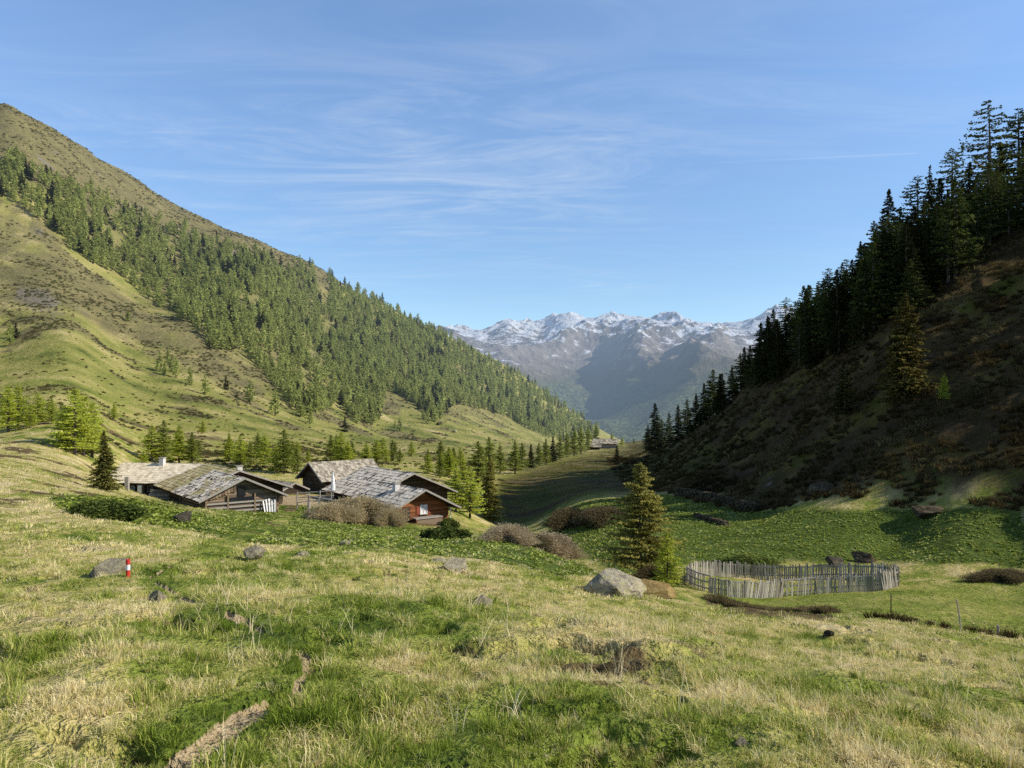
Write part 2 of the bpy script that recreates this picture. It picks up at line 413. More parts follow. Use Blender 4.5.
def dup(o, parent=None):
    c = o.copy(); COL.objects.link(c)
    if parent: c.parent = parent
    for ch in o.children: dup(ch, c)
    return c

class MB:
    """collects boxes, tubes and faces, then becomes one mesh"""
    def __init__(s): s.v, s.f = [], []
    def add(s, vs, fs):
        b = len(s.v); s.v += [tuple(v) for v in vs]; s.f += [tuple(i + b for i in f) for f in fs]
    def box(s, c, d, rot=None, taper=None):
        cx, cy, cz = c; dx, dy, dz = d[0] / 2, d[1] / 2, d[2] / 2
        vs = [Vector((x * dx, y * dy, z * dz)) for z in (-1, 1) for y in (-1, 1) for x in (-1, 1)]
        if rot is not None: vs = [rot @ v for v in vs]
        s.add([v + Vector(c) for v in vs], [(0, 2, 3, 1), (4, 5, 7, 6), (0, 1, 5, 4), (2, 6, 7, 3), (0, 4, 6, 2), (1, 3, 7, 5)])
    def bar(s, a, b, w, h, up=(0, 0, 1)):
        a, b = Vector(a), Vector(b); d = (b - a); L = d.length
        if L < 1e-6: return
        d.normalize(); u = Vector(up)
        if abs(d.dot(u)) > .98: u = Vector((1, 0, 0))
        sx = d.cross(u).normalized(); uz = sx.cross(d)
        s.box((a + b) / 2, (L, w, h), Matrix((d, sx, uz)).transposed())
    def tube(s, pts, rad, n=8, caps=True):
        pts = [Vector(p) for p in pts]
        rad = [float(q) for q in rad] if hasattr(rad, '__len__') else [float(rad)] * len(pts)
        b = len(s.v)
        for i, p in enumerate(pts):
            d = (pts[min(i + 1, len(pts) - 1)] - pts[max(i - 1, 0)]).normalized()
            u = Vector((0, 0, 1)) if abs(d.z) < .9 else Vector((1, 0, 0))
            e1 = d.cross(u).normalized(); e2 = d.cross(e1)
            for k in range(n):
                a = 2 * math.pi * k / n
                s.v.append(tuple(p + rad[i] * (math.cos(a) * e1 + math.sin(a) * e2)))
        for i in range(len(pts) - 1):
            for k in range(n):
                s.f.append((b + i * n + k, b + i * n + (k + 1) % n, b + (i + 1) * n + (k + 1) % n, b + (i + 1) * n + k))
        if caps:
            s.f.append(tuple(b + k for k in range(n))[::-1]); s.f.append(tuple(b + (len(pts) - 1) * n + k for k in range(n)))
    def build(s, name, mat, parent=None, bevel=0.0, loc=None):
        me = bpy.data.meshes.new(name); me.from_pydata(s.v, [], s.f)
        bm = bmesh.new(); bm.from_mesh(me); bmesh.ops.recalc_face_normals(bm, faces=bm.faces)
        if bevel: bmesh.ops.bevel(bm, geom=bm.edges[:], offset=bevel, segments=1, affect='EDGES')
        bm.to_mesh(me); bm.free(); me.update(); me.materials.append(mat)
        return link(name, me, parent, loc)

# ------------------------------------------------------------------ the ground, split into its regions
def terrain_objects():
    nr, nc = XX.shape
    co = np.stack([XX, YY, ZZ], -1).reshape(-1, 3)
    idx = np.arange(nr * nc).reshape(nr, nc)
    quads = np.stack([idx[:-1, :-1], idx[:-1, 1:], idx[1:, 1:], idx[1:, :-1]], -1).reshape(-1, 4)
    fc = lambda A: ((A[:-1, :-1] + A[1:, 1:]) * .5).ravel()
    fx, fy, fs = fc(XX), fc(YY), fc(SOIL)
    plane = uphill(fx, fy)
    reg = np.zeros(len(quads), int)
    reg[(fx > 0) & (plane > 1.0) & (fy < 700)] = 1
    reg[(fy > 240) & (fx < .02 * fy - 6)] = 2
    reg[(fs > .55) & (fy < 20)] = 3
    FARW = sstep(150, 300, YY) * sstep(0, -1, 0 * XX)
    FARW = sstep(140, 300, YY)
    HILL_SHADE = np.maximum(sstep(0, 4, uphill(XX, YY)) * sstep(600, 420, YY), .95 * pmask(PX, PY, [(497,480),(560,462),(640,443),(720,440),(720,500),(600,500),(520,530),(500,520)], 6) * sstep(110, 140, YY) * sstep(600, 500, YY))  # where shade is painted into the turf: right hill and spur
    cola = np.stack([DRY, HEATH, DOCK, HILL_SHADE], -1).reshape(-1, 4)
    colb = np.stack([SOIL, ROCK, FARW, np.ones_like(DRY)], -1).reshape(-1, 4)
    for r, nm in enumerate(('ground', 'hill', 'mountain_slope', 'path')):
        q = quads[reg == r]
        used, inv = np.unique(q, return_inverse=True)
        me = mesh_from(nm, co[used], inv.reshape(-1, 4), M_TERRAIN, True)
        for an, c in (('bio_a', cola), ('bio_b', colb)):
            at = me.attributes.new(an, 'FLOAT_COLOR', 'POINT'); at.data.foreach_set('color', c[used].astype(np.float32).ravel())
        tag(link(nm, me), kind='structure')
terrain_objects()

# ------------------------------------------------------------------ the snowy range across the valley
FAR = {
 200: [(480,2400),(440,3300),(400,4300),(360,5300),(330,6300),(350,7600)],
 440: [(480,2400),(425,3300),(385,4000),(350,4700),(338,5500),(326,6400),(345,7600)],
 510: [(478,2400),(432,3200),(398,3900),(366,4600),(345,5500),(322,6400),(345,7600)],
 565: [(476,2400),(440,3100),(422,3700),(396,4400),(362,5200),(316,6300),(345,7600)],
 600: [(474,2400),(438,3000),(422,3600),(398,4300),(362,5200),(319,6300),(345,7600)],
 632: [(472,2400),(438,2900),(415,3400),(385,4000),(350,4900),(315,6300),(345,7600)],
 665: [(470,2400),(434,2800),(405,3200),(384,3700),(366,4300),(345,4900),(320,6300),(345,7600)],
 700: [(470,2400),(432,2750),(408,3050),(378,3450),(347,3900),(346,4300),(333,5000),(324,6300),(345,7600)],
 735: [(470,2400),(432,2700),(405,3000),(382,3350),(356,3800),(352,4300),(340,5000),(322,6300),(345,7600)],
 770: [(470,2400),(432,2700),(408,3000),(388,3400),(368,3900),(360,4400),(345,5000),(312,6300),(340,7600)],
 820: [(470,2400),(430,2700),(405,3000),(385,3400),(365,3900),(346,4600),(306,6200),(330,7600)],
 1024:[(470,2400),(420,2700),(390,3200),(340,4000),(320,5000),(290,6000),(330,7600)],
}
def far_range():
    S = Surf(FAR, ku=5.0, c=.08, smooth=.0005)
    u = np.linspace(-.12, .5, 760); y = np.exp(np.linspace(math.log(2400), math.log(7600), 520))
    U, Y = np.meshgrid(u, y); X = U * Y
    Z = S.t(U, Y) * Y
    hi = sstep(420, 330, HY - Z / Y * F)
    amp = 30 + 42 * hi
    n = ridged(X / 900, Y / 1300, 6, 211, .52) - .75
    Z = Z + amp * n * sstep(2400, 2900, Y)
    Z = Z + 13 * hi * fbm(X / 120, Y / 150, 5, 231) + 22 * sstep(5600, 6300, Y) * .55 * (ridged(X / 330, Y / 600, 5, 241) - .85)
    idx = np.arange(U.size).reshape(U.shape)
    q = np.stack([idx[:-1, :-1], idx[:-1, 1:], idx[1:, 1:], idx[1:, :-1]], -1).reshape(-1, 4)
    m, nt, out = newmat('alpine_rock_and_snow')
    geo = nt.nodes.new('ShaderNodeNewGeometry'); pos = geo.outputs['Position']
    sp = nt.nodes.new('ShaderNodeSeparateXYZ'); nt.links.new(pos, sp.inputs[0])
    sn = nt.nodes.new('ShaderNodeSeparateXYZ'); nt.links.new(geo.outputs['Normal'], sn.inputs[0])
    na = noise(nt, pos, .0025, 6, .65); nb = noise(nt, pos, .012, 6, .7); nc = noise(nt, pos, .06, 4, .7)
    elev = mth(nt, 'DIVIDE', sp.outputs[2], sp.outputs[1])     # slope line up the range
    z = sp.outputs[2]
    rock = ramp(nt, nb, [(.3, (.13, .115, .10)), (.5, (.29, .25, .21)), (.72, (.46, .40, .33))])
    brown = ramp(nt, nb, [(.3, (.10, .085, .05)), (.7, (.22, .18, .10))])
    green = ramp(nt, nb, [(.3, (.07, .095, .03)), (.7, (.17, .175, .06))])
    wood = ramp(nt, nc, [(.42, (.02, .032, .014)), (.58, (.20, .23, .09))])
    zz = mth(nt, 'ADD', z, mth(nt, 'MULTIPLY', mth(nt, 'SUBTRACT', na, .5), 420.0))
    c = mixc(nt, smooth(nt, zz, 120, 330), brown, rock)
    c = mixc(nt, smooth(nt, zz, 190, 40), c, green)
    wf = smooth(nt, mth(nt, 'ADD', mth(nt, 'MULTIPLY', mth(nt, 'SUBTRACT', nb, .5), 420.0), zz), 130, 20)
    c = mixc(nt, mth(nt, 'MULTIPLY', wf, .92), c, wood)
    sv = mth(nt, 'ADD', mth(nt, 'MULTIPLY', sn.outputs[2], 520.0), mth(nt, 'ADD', mth(nt, 'MULTIPLY', mth(nt, 'SUBTRACT', nb, .5), 1500.0), mth(nt, 'MULTIPLY', zz, mth(nt, 'ADD', .72, mth(nt, 'MULTIPLY', na, .3)))))
    sf = smooth(nt, sv, 872, 925)
    c = mixc(nt, sf, c, (.86, .88, .92))
    hg = mth(nt, 'ADD', mth(nt, 'MULTIPLY', nb, 40.0), mth(nt, 'MULTIPLY', nc, 12.0))
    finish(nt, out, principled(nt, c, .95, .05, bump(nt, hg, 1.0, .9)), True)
    o = link('mountain_range', mesh_from('mountain_range', np.stack([X, Y, Z], -1).reshape(-1, 3), q, m, True))
    tag(o, kind='structure')
far_range()

# ------------------------------------------------------------------ materials for things
def foliage(name, lo, hi, trans=.35, extra=None, hazy=True, inst=None, zdark=None):
    m, nt, out = newmat(name)
    geo = nt.nodes.new('ShaderNodeNewGeometry')
    oi = nt.nodes.new('ShaderNodeObjectInfo')
    r = mth(nt, 'ADD', mth(nt, 'MULTIPLY', geo.outputs['Random Per Island'], .68), mth(nt, 'MULTIPLY', oi.outputs['Random'], .32))
    c = ramp(nt, r, [(.08, lo), (.9, hi)])
    if extra:
        n = noise(nt, geo.outputs['Position'], extra[1], 2)
        c = mixc(nt, smooth(nt, n, .48, .62), c, extra[0])
    d = nn(nt, 'ShaderNodeBsdfDiffuse', ins={0: c}); t = nn(nt, 'ShaderNodeBsdfTranslucent', ins={0: c})
    mx = nn(nt, 'ShaderNodeMixShader', ins={0: trans, 1: d.outputs[0], 2: t.outputs[0]})
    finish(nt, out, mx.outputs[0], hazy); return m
M_LARCH = foliage('larch_needles', (.13, .165, .025), (.42, .46, .10), .5)
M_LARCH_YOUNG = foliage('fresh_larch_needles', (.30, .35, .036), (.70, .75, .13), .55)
M_LARCH_SHADE = foliage('shade_painted_larch_needles', (.028, .042, .012), (.125, .145, .040), .3)  # darker larch copy, hillside shade painted into the needle colour
M_SPRUCE = foliage('spruce_needles', (.012, .020, .009), (.055, .060, .020), .2)
M_SPRUCE_SUN = foliage('sun_painted_coned_needles', (.085, .09, .022), (.54, .48, .13), .5)  # sunlit gold painted into the needles, besides the brown of the cones
M_FOREST = foliage('hillside_needles', (.22, .245, .065), (.66, .69, .23), .5)

def wood(name, lo, hi, scale=6., wet=.0, hazy=False, vert=False):
    m, nt, out = newmat(name)
    geo = nt.nodes.new('ShaderNodeNewGeometry'); tc = nt.nodes.new('ShaderNodeTexCoord')
    mp = nt.nodes.new('ShaderNodeMapping'); nt.links.new(tc.outputs['Object'], mp.inputs[0])
    mp.inputs['Scale'].default_value = (3, 3, .4) if vert else (.5, .5, 5)
    n = noise(nt, mp.outputs[0], scale, 5, .65)
    r = mth(nt, 'ADD', mth(nt, 'MULTIPLY', geo.outputs['Random Per Island'], .55), mth(nt, 'MULTIPLY', n, .5))
    c = ramp(nt, r, [(.15, lo), (.8, hi)])
    finish(nt, out, principled(nt, c, .85, .2, bump(nt, n, .02, .6)), hazy); return m
M_GREYWOOD = wood('weathered_grey_wood', (.11, .095, .075), (.46, .42, .36))
M_DARKWOOD = wood('dark_old_timber', (.022, .016, .012), (.10, .068, .042))
M_BROWNWOOD = wood('weathered_brown_planks', (.06, .04, .025), (.32, .23, .15))
M_REDWOOD = wood('warm_red_brown_logs', (.10, .035, .014), (.34, .13, .05))
M_PICKET = wood('silver_grey_pickets', (.14, .122, .098), (.54, .49, .41), vert=True)
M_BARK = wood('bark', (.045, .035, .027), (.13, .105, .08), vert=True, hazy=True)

def shingle(name, stops, moss=None, mossat=(.5, .65)):
    m, nt, out = newmat(name)
    geo = nt.nodes.new('ShaderNodeNewGeometry'); tc = nt.nodes.new('ShaderNodeTexCoord')
    n = noise(nt, tc.outputs['Object'], 3.0, 4, .6); n2 = noise(nt, tc.outputs['Object'], .45, 3, .6)
    r = mth(nt, 'ADD', mth(nt, 'MULTIPLY', geo.outputs['Random Per Island'], .75), mth(nt, 'MULTIPLY', n, .3))
    c = ramp(nt, r, stops); c = mixc(nt, 1.0, c, (1.0, .93, .80), 'MULTIPLY')
    if moss: c = mixc(nt, smooth(nt, n2, *mossat), c, mixc(nt, n, moss[0], moss[1]))
    finish(nt, out, principled(nt, c, .9, .04)); return m
SILVER = [(.10, (.12, .11, .105)), (.30, (.38, .36, .335)), (.6, (.56, .54, .51)), (.9, (.72, .70, .67))]
M_SHINGLE_SILVER = shingle('silvered_shingles', [(.06, (.07, .06, .055)), (.24, (.16, .145, .13)), (.32, (.60, .555, .50)), (.9, (.86, .80, .73))])
M_SHINGLE_PALE = shingle('pale_sun_bleached_shingles', [(.08, (.48, .43, .35)), (.5, (.74, .68, .57)), (.9, (.86, .80, .70))])
M_SHINGLE_MOSSY = shingle('mossy_broken_shingles', [(.10, (.05, .05, .045)), (.30, (.20, .18, .155)), (.38, (.60, .56, .50)), (.9, (.92, .87, .81))], ((.40, .35, .16), (.55, .45, .24)), (.52, .60))
M_SHINGLE_TAN = shingle('tan_mossy_shingles', [(.10, (.2, .17, .09)), (.5, (.52, .45, .27)), (.9, (.68, .61, .43))], ((.32, .31, .11), (.48, .40, .18)), (.45, .62))
M_SHINGLE_GREY = shingle('grey_weathered_shingles', [(.1, (.16, .15, .13)), (.5, (.36, .335, .30)), (.9, (.56, .53, .48))])
def plain(name, c, rough=.7, spec=.3, var=.25):
    m, nt, out = newmat(name); tc = nt.nodes.new('ShaderNodeTexCoord')
    n = noise(nt, tc.outputs['Object'], 4, 4, .6)
    cc = mixc(nt, n, tuple(v * (1 - var) for v in c), tuple(min(1, v * (1 + var)) for v in c))
    finish(nt, out, principled(nt, cc, rough, spec)); return m
M_WHITE = plain('white_paint', (.72, .72, .70), .6)
M_RED = plain('red_paint', (.52, .04, .025), .5)
M_SHUTTER = plain('red_brown_shutter_paint', (.27, .07, .03), .6)
M_CURTAIN = plain('white_curtain_cloth', (.66, .62, .60), .9)
M_CHIM = plain('lime_washed_chimney', (.58, .56, .52), .9)
M_STEEL = plain('dull_metal', (.22, .22, .21), .5, .5)
M_CLOTH = plain('white_canvas', (.80, .80, .78), .9)
def mat_glass():
    m, nt, out = newmat('dark_window_glass'); b = principled(nt, (.02, .022, .025), .08, .5); finish(nt, out, b); return m
M_GLASS = mat_glass()
def mat_rock(name, lo, mid, hi, lichen=True):
    lo, mid, hi = [(c[0] * 1.0, c[1] * .90, c[2] * .70) for c in (lo, mid, hi)]
    m, nt, out = newmat(name); tc = nt.nodes.new('ShaderNodeTexCoord'); geo = nt.nodes.new('ShaderNodeNewGeometry')
    a = noise(nt, tc.outputs['Object'], 2.5, 6, .7); b = noise(nt, tc.outputs['Object'], 14, 5, .7)
    r = mth(nt, 'ADD', mth(nt, 'MULTIPLY', a, .6), mth(nt, 'MULTIPLY', b, .4))
    c = ramp(nt, r, [(.38, lo), (.5, mid), (.62, hi)])
    if lichen:
        l = noise(nt, tc.outputs['Object'], 5, 4, .6)
        c = mixc(nt, mth(nt, 'MULTIPLY', smooth(nt, l, .46, .62), .75), c, (.40, .36, .17))
    finish(nt, out, principled(nt, c, .97, .03, bump(nt, r, .12, 1.0))); return m
M_ROCK = mat_rock('grey_gneiss', (.13, .125, .115), (.38, .365, .34), (.62, .60, .56))
M_ROCKDARK = mat_rock('dark_slaty_rock', (.025, .025, .025), (.075, .072, .07), (.17, .165, .155), False)
M_STONE = mat_rock('field_stone', (.03, .026, .02), (.08, .07, .055), (.20, .18, .145), False)

# ------------------------------------------------------------------ conifers
def conifer(h, r, nbr, nsp, size, droop, z0, prof, seed, upturn=.0, spread=.35, flat=.5, wid=.42):
    g = np.random.default_rng(seed)
    f = (np.arange(nbr) + g.random(nbr)) / nbr
    f = f ** .92
    zb = h * (z0 + (1 - z0) * f) * .985
    Lb = r * (np.clip(1 - f, 0, 1) ** prof * .97 + .035) * g.uniform(.45, 1.18, nbr) * np.where(f < .10, .78, 1)
    az = np.arange(nbr) * 2.39996 + g.normal(0, .5, nbr)
    lobes = 1 + .17 * np.sin(az * 2 + seed + 4 * f) + .14 * np.sin(az * 3 + f * 9)
    Lb = Lb * lobes
    k = (g.random((nbr, nsp)) * .92 + .08) ** .75
    px = np.cos(az)[:, None] * Lb[:, None] * k; py = np.sin(az)[:, None] * Lb[:, None] * k
    pz = zb[:, None] - droop * Lb[:, None] * k + upturn * Lb[:, None] * k ** 2
    sp = Lb[:, None] * spread * k * g.normal(0, .55, (nbr, nsp))
    px = px - np.sin(az)[:, None] * sp; py = py + np.cos(az)[:, None] * sp
    pz = pz + g.normal(0, .10, (nbr, nsp)) * size * 1.2
    c = np.stack([px, py, pz], -1).reshape(-1, 3)
    n = len(c)
    d = np.stack([np.cos(az)[:, None] + 0 * k, np.sin(az)[:, None] + 0 * k, -droop * .8 + upturn * 1.6 * k], -1).reshape(-1, 3)
    d = d + g.normal(0, .55, (n, 3)); d /= np.linalg.norm(d, axis=1)[:, None]
    nv = g.normal(0, 1, (n, 3)); nv[:, 2] += flat * 3
    w = np.cross(d, nv); w /= np.linalg.norm(w, axis=1)[:, None] + 1e-9
    l = (size * g.uniform(.55, 1.25, n) * np.repeat(np.clip(Lb / (r * .5), .45, 1.0), nsp))[:, None]
    v = np.stack([c - d * l * .55, c + w * l * wid, c + d * l * .65, c - w * l * wid], 1).reshape(-1, 3)
    q = np.arange(n * 4).reshape(n, 4)
    sticks = [((0, 0, zb[i]), (math.cos(az[i]) * Lb[i] * .9, math.sin(az[i]) * Lb[i] * .9, zb[i] - droop * Lb[i] * .9 + upturn * Lb[i] * .81), .018 * h / 12 + .012 * Lb[i]) for i in range(nbr)]
    return v, q, sticks
def trunk_mb(h, rad, sticks, seed, nst=60):
    mb = MB(); g = random.Random(seed)
    bx, by = g.uniform(-.012, .012) * h, g.uniform(-.012, .012) * h
    mb.tube([(0, 0, -.8), (0, 0, 0), (bx * .5, by * .5, h * .3), (bx, by, h * .6), (bx * .4, by * .4, h * .97)], [rad * 1.3, rad * 1.1, rad * .82, rad * .5, rad * .06], 7)
    for a, b, w in sticks[:: max(1, len(sticks) // nst)]:
        mb.tube([a, b], [w, w * .3], 3, False)
    return mb
KINDS = {
 'larch':  dict(r=.25, droop=.10, z0=.10, prof=.72, upturn=.14, spread=.42, flat=.35),
 'larchw': dict(r=.31, droop=.18, z0=.12, prof=.62, upturn=.18, spread=.40, flat=.3),
 'spruce': dict(r=.235, droop=.34, z0=.03, prof=.80, upturn=.10, spread=.40, flat=.5),
 'thin':   dict(r=.105, droop=.45, z0=.06, prof=.6, upturn=.10, spread=.5, flat=.5),
 'ragged': dict(r=.27, droop=.12, z0=.22, prof=.5, upturn=.16, spread=.34, flat=.3),
}
PROTO = {}
def proto_tree(key, kind, h, nbr, nsp, size, mat, seed, parts=True):
    """meshes of one tree kind; nothing is linked yet"""
    v, q, st = conifer(h, KINDS[kind]['r'] * h, nbr, nsp, size, KINDS[kind]['droop'], KINDS[kind]['z0'], KINDS[kind]['prof'], seed, KINDS[kind]['upturn'], KINDS[kind]['spread'], KINDS[kind]['flat'])
    tm = trunk_mb(h, .016 * h + .03, st, seed, 70 if parts else 8)
    if parts:
        cm = mesh_from('crown', v, q, mat)
        o = tm.build('trunk', M_BARK); t = o.data; bpy.data.objects.remove(o)
        PROTO[key] = (h, t, cm)
    else:
        o = tm.build('tree', M_BARK); t = o.data; bpy.data.objects.remove(o)
        bm = bmesh.new(); bm.from_mesh(t)
        me2 = mesh_from('tmp', v, q, None); b2 = len(bm.faces)
        bm.from_mesh(me2); bm.faces.ensure_lookup_table()
        for fc in bm.faces[b2:]: fc.material_index = 1
        bm.to_mesh(t); bm.free(); t.materials.append(mat); bpy.data.meshes.remove(me2)
        PROTO[key] = (h, t, None)
for s in range(4):
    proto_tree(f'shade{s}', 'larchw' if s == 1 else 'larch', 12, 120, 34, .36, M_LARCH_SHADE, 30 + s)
    proto_tree(f'larch{s}', 'larch', 12, 130, 34, .36, M_LARCH, 20 + s)
    proto_tree(f'fresh{s}', 'larch' if s % 2 else 'larchw', 10, 130, 44, .27, M_LARCH_YOUNG, 40 + s)
    proto_tree(f'farlarch{s}', 'larch', 12, 46, 9, 1.05, M_FOREST, 60 + s, parts=False)
for s in range(3):
    proto_tree(f'dark{s}', 'spruce', 14, 180, 40, .38, M_SPRUCE, 80 + s)
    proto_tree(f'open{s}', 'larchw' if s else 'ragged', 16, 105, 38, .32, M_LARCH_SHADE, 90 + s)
proto_tree('cone0', 'spruce', 9, 260, 90, .22, M_SPRUCE_SUN, 101)
proto_tree('loose0', 'larchw', 9, 170, 110, .23, M_SPRUCE_SUN, 105)
proto_tree('hillcone0', 'spruce', 9, 230, 70, .24, foliage('painted_half_lit_needles', (.035, .038, .012), (.28, .225, .065), .3), 106)  # half-lit look painted into the needle colour
proto_tree('cone1', 'spruce', 9, 240, 80, .22, M_SPRUCE_SUN, 102)
proto_tree('thin0', 'thin', 14, 120, 14, .42, M_SPRUCE, 103)
proto_tree('farspruce0', 'spruce', 12, 60, 9, .95, M_SPRUCE, 104, parts=False)

def plant_tree(name, key, loc, h, label, cat, group=None, rz=None, wide=1.0):
    ph, tm, cm = PROTO[key]
    s = h / ph
    rz = random.uniform(0, 6.28) if rz is None else rz
    if cm is None:
        o = link(name, tm, None, loc); o.rotation_euler = (0, 0, rz); o.scale = (s * wide, s * wide, s)
        return tag(o, label, cat, group)
    t = thing(name, label, cat, loc, rz, group); t.scale = (s * wide, s * wide, s)
    link('trunk', tm, t); link('crown', cm, t)
    return t

def tree_at(px, base, top, key, name, label, cat, group=None, ymin=20., wide=1.0, y=None):
    if y is None: p = sight(px, base, ymin)
    else:
        u = (px - CX) / F; p = (u * y, y, float(tgrid(u, y) * y))
    h = max(1.5, (base - top) / F * p[1]) if y is None else ((HY - top) / F * p[1] - p[2])
    return plant_tree(name, key, (p[0], p[1], p[2] - .15), h, label, cat, group, wide=wide)

# solitary trees that can be told apart
tree_at(640, 578, 459, 'loose0', 'spruce_tree', 'tall golden green spruce standing alone left of the picket pen', 'tree', ymin=38, wide=1.0)
tree_at(104, 491, 428, 'cone1', 'spruce_tree', 'dark brownish spruce beside the left end of the long house', 'tree', ymin=60, wide=1.05)
tree_at(490, 521, 455, 'cone1', 'spruce_tree', 'dark spruce right of the bright larch clump beside the red brown cabin', 'tree', ymin=90, wide=.95)
tree_at(905, 400, 291, 'hillcone0', 'spruce_tree', 'sunlit golden spruce alone on the shaded right hillside', 'tree', ymin=60, wide=1.25)
tree_at(845, 414, 358, 'dark0', 'spruce_tree', 'small dark spruce left of the golden spruce on the shaded hillside', 'tree', ymin=60, wide=1.2)
tree_at(944, 402, 372, 'fresh1', 'larch_tree', 'small light green larch right of the golden spruce on the shaded hillside', 'tree', ymin=60)
tree_at(75, 455, 386, 'fresh0', 'larch_tree', 'tallest bright green larch of the pair up left of the long house', 'tree', ymin=60, wide=1.25)
tree_at(92, 458, 401, 'fresh1', 'larch_tree', 'shorter yellow green larch leaning against the tallest bright larch', 'tree', ymin=60, wide=1.35)
tree_at(84, 456, 394, 'fresh2', 'larch_tree', 'middle larch squeezed between the tallest bright larch and its yellow green neighbour', 'tree', ymin=60, wide=1.3)
tree_at(66, 450, 404, 'fresh3', 'larch_tree', 'small fresh larch at the left foot of the tallest bright larch', 'tree', ymin=60, wide=1.4)
tree_at(667, 590, 528, 'fresh2', 'larch_tree', 'young pale green larch between the golden spruce and the picket pen', 'tree', ymin=38, wide=1.1)
tree_at(456, 512, 462, 'fresh3', 'larch_tree', 'bright larch just right of the red brown cabin', 'tree', ymin=80, wide=1.1)
tree_at(470, 518, 464, 'fresh0', 'larch_tree', 'brightest full larch between the red brown cabin and the dark spruce', 'tree', ymin=80, wide=1.2)
V = 'fresh green larch growing behind the huts'
for px, b, t, k in [(8,432,384,'fresh1'),(18,428,384,'fresh0'),(38,425,392,'fresh2'),(52,424,396,'fresh3'),(62,430,402,'larch2'),(30,428,404,'fresh2'),
    (114,420,402,'fresh3'),(152,462,424,'fresh0'),(164,464,419,'larch3'),(179,464,424,'fresh1'),(192,466,431,'larch1'),(203,434,420,'fresh2'),
    (229,462,432,'fresh3'),(240,465,434,'fresh1'),(250,468,440,'larch0'),(264,468,434,'fresh2'),(284,474,428,'larch2'),(276,472,444,'fresh0'),(297,474,446,'larch3'),
    (308,462,448,'fresh1'),(331,462,434,'larch1'),(341,464,431,'fresh2'),(352,460,440,'larch0'),(376,462,449,'fresh0'),(392,462,446,'larch2'),
    (428,474,452,'fresh1'),(440,478,454,'larch2'),(449,478,446,'fresh3'),(428,462,448,'larch1'),(463,480,455,'fresh1'),
    (478,484,440,'larch0'),(489,478,436,'larch1'),(500,474,444,'larch3'),(515,474,440,'larch2'),(522,470,442,'larch0')]:
    tree_at(px, b, t, k, 'larch_tree', V, 'tree', 'larches behind the huts', ymin=100, wide=random.uniform(1.2, 1.55))
for i in range(34):
    px = random.uniform(135, 470); b = random.uniform(452, 474); h_ = random.uniform(12, 27)
    tree_at(px, b, b - h_, random.choice(['fresh0', 'fresh1', 'fresh2', 'larch1', 'larch3']), 'larch_tree', V, 'tree', 'larches behind the huts', ymin=105, wide=random.uniform(1.2, 1.7))
V = 'dark larch at the foot of the forest left of the shaded meadow'
for px, b, t, k in [(531,468,443,'dark1'),(539,466,442,'larch0'),(546,465,438,'larch1'),(553,462,436,'dark2'),(560,460,434,'larch2'),(567,457,432,'larch3'),(574,456,428,'larch0'),(581,454,426,'larch1'),(588,450,426,'larch2'),
    (596,446,424,'larch0'),(612,446,432,'fresh1'),(622,446,436,'fresh3'),(648,444,432,'fresh0'),(634,444,438,'larch1'),(617,460,444,'dark1')]:
    tree_at(px, b, t, k, 'larch_tree', V, 'tree', 'trees at the foot of the forest', ymin=150, wide=1.15)

# right hillside: the skyline trees, then the wood below them
V = {'open': 'ragged open larch on the skyline of the shaded right hillside', 'dark': 'dense dark spruce on the skyline of the shaded right hillside'}
SKY_TREES = [(1018,240,106,'open0',150),(988,240,97,'open1',146),(970,250,160,'dark0',140),(952,262,146,'open2',143),(930,272,163,'thin0',140),(917,275,174,'open0',142),
    (940,268,176,'dark2',144),(889,295,187,'dark1',138),(900,290,206,'larch1',142),(876,305,232,'dark2',140),(866,308,246,'larch2',146),(852,315,258,'dark0',150),(842,325,262,'larch0',158),(829,335,266,'open1',160),
    (818,345,286,'larch3',165),(806,350,288,'dark1',170),(796,360,300,'larch1',175),(786,365,296,'open2',180),(778,372,318,'larch0',182),(768,378,318,'dark0',178),(760,385,334,'dark2',185),(750,392,344,'larch2',190),
    (741,398,352,'larch1',200),(732,402,366,'dark1',205),(722,408,372,'dark0',210),(713,412,368,'larch3',215),(704,416,382,'dark2',220),(696,420,392,'dark0',232),(687,424,398,'larch0',245),(678,430,404,'dark1',255),(669,434,412,'larch2',262),(655,440,402,'dark0',270),(661,440,418,'larch1',280),(648,442,424,'dark2',300),
    (1000,245,140,'dark1',152),(1030,230,112,'dark2',150),(962,262,178,'larch0',150),(908,286,214,'dark0',150),(858,318,276,'dark1',150),(812,350,306,'dark2',172)]
for px, b, t, k, y in SKY_TREES:
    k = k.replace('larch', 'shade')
    w = 'dark' if k[:4] in ('dark', 'thin') else 'open'
    lab = V[w]
    if k == 'thin0': lab = 'needle thin dark spruce on the skyline of the shaded right hillside'
    tree_at(px, b, t, k, 'spruce_tree' if w == 'dark' else 'larch_tree', lab, 'tree', None if k == 'thin0' else 'skyline trees on the right hillside', y=y, wide=random.uniform(1.0, 1.25) if k != 'thin0' else 1)
band = [(650,442),(700,414),(760,372),(830,322),(890,292),(960,250),(1060,205),(1060,222),(1000,240),(960,272),(930,302),(880,340),(840,356),(800,378),(760,392),(715,420),(690,432)]
cnt = 0
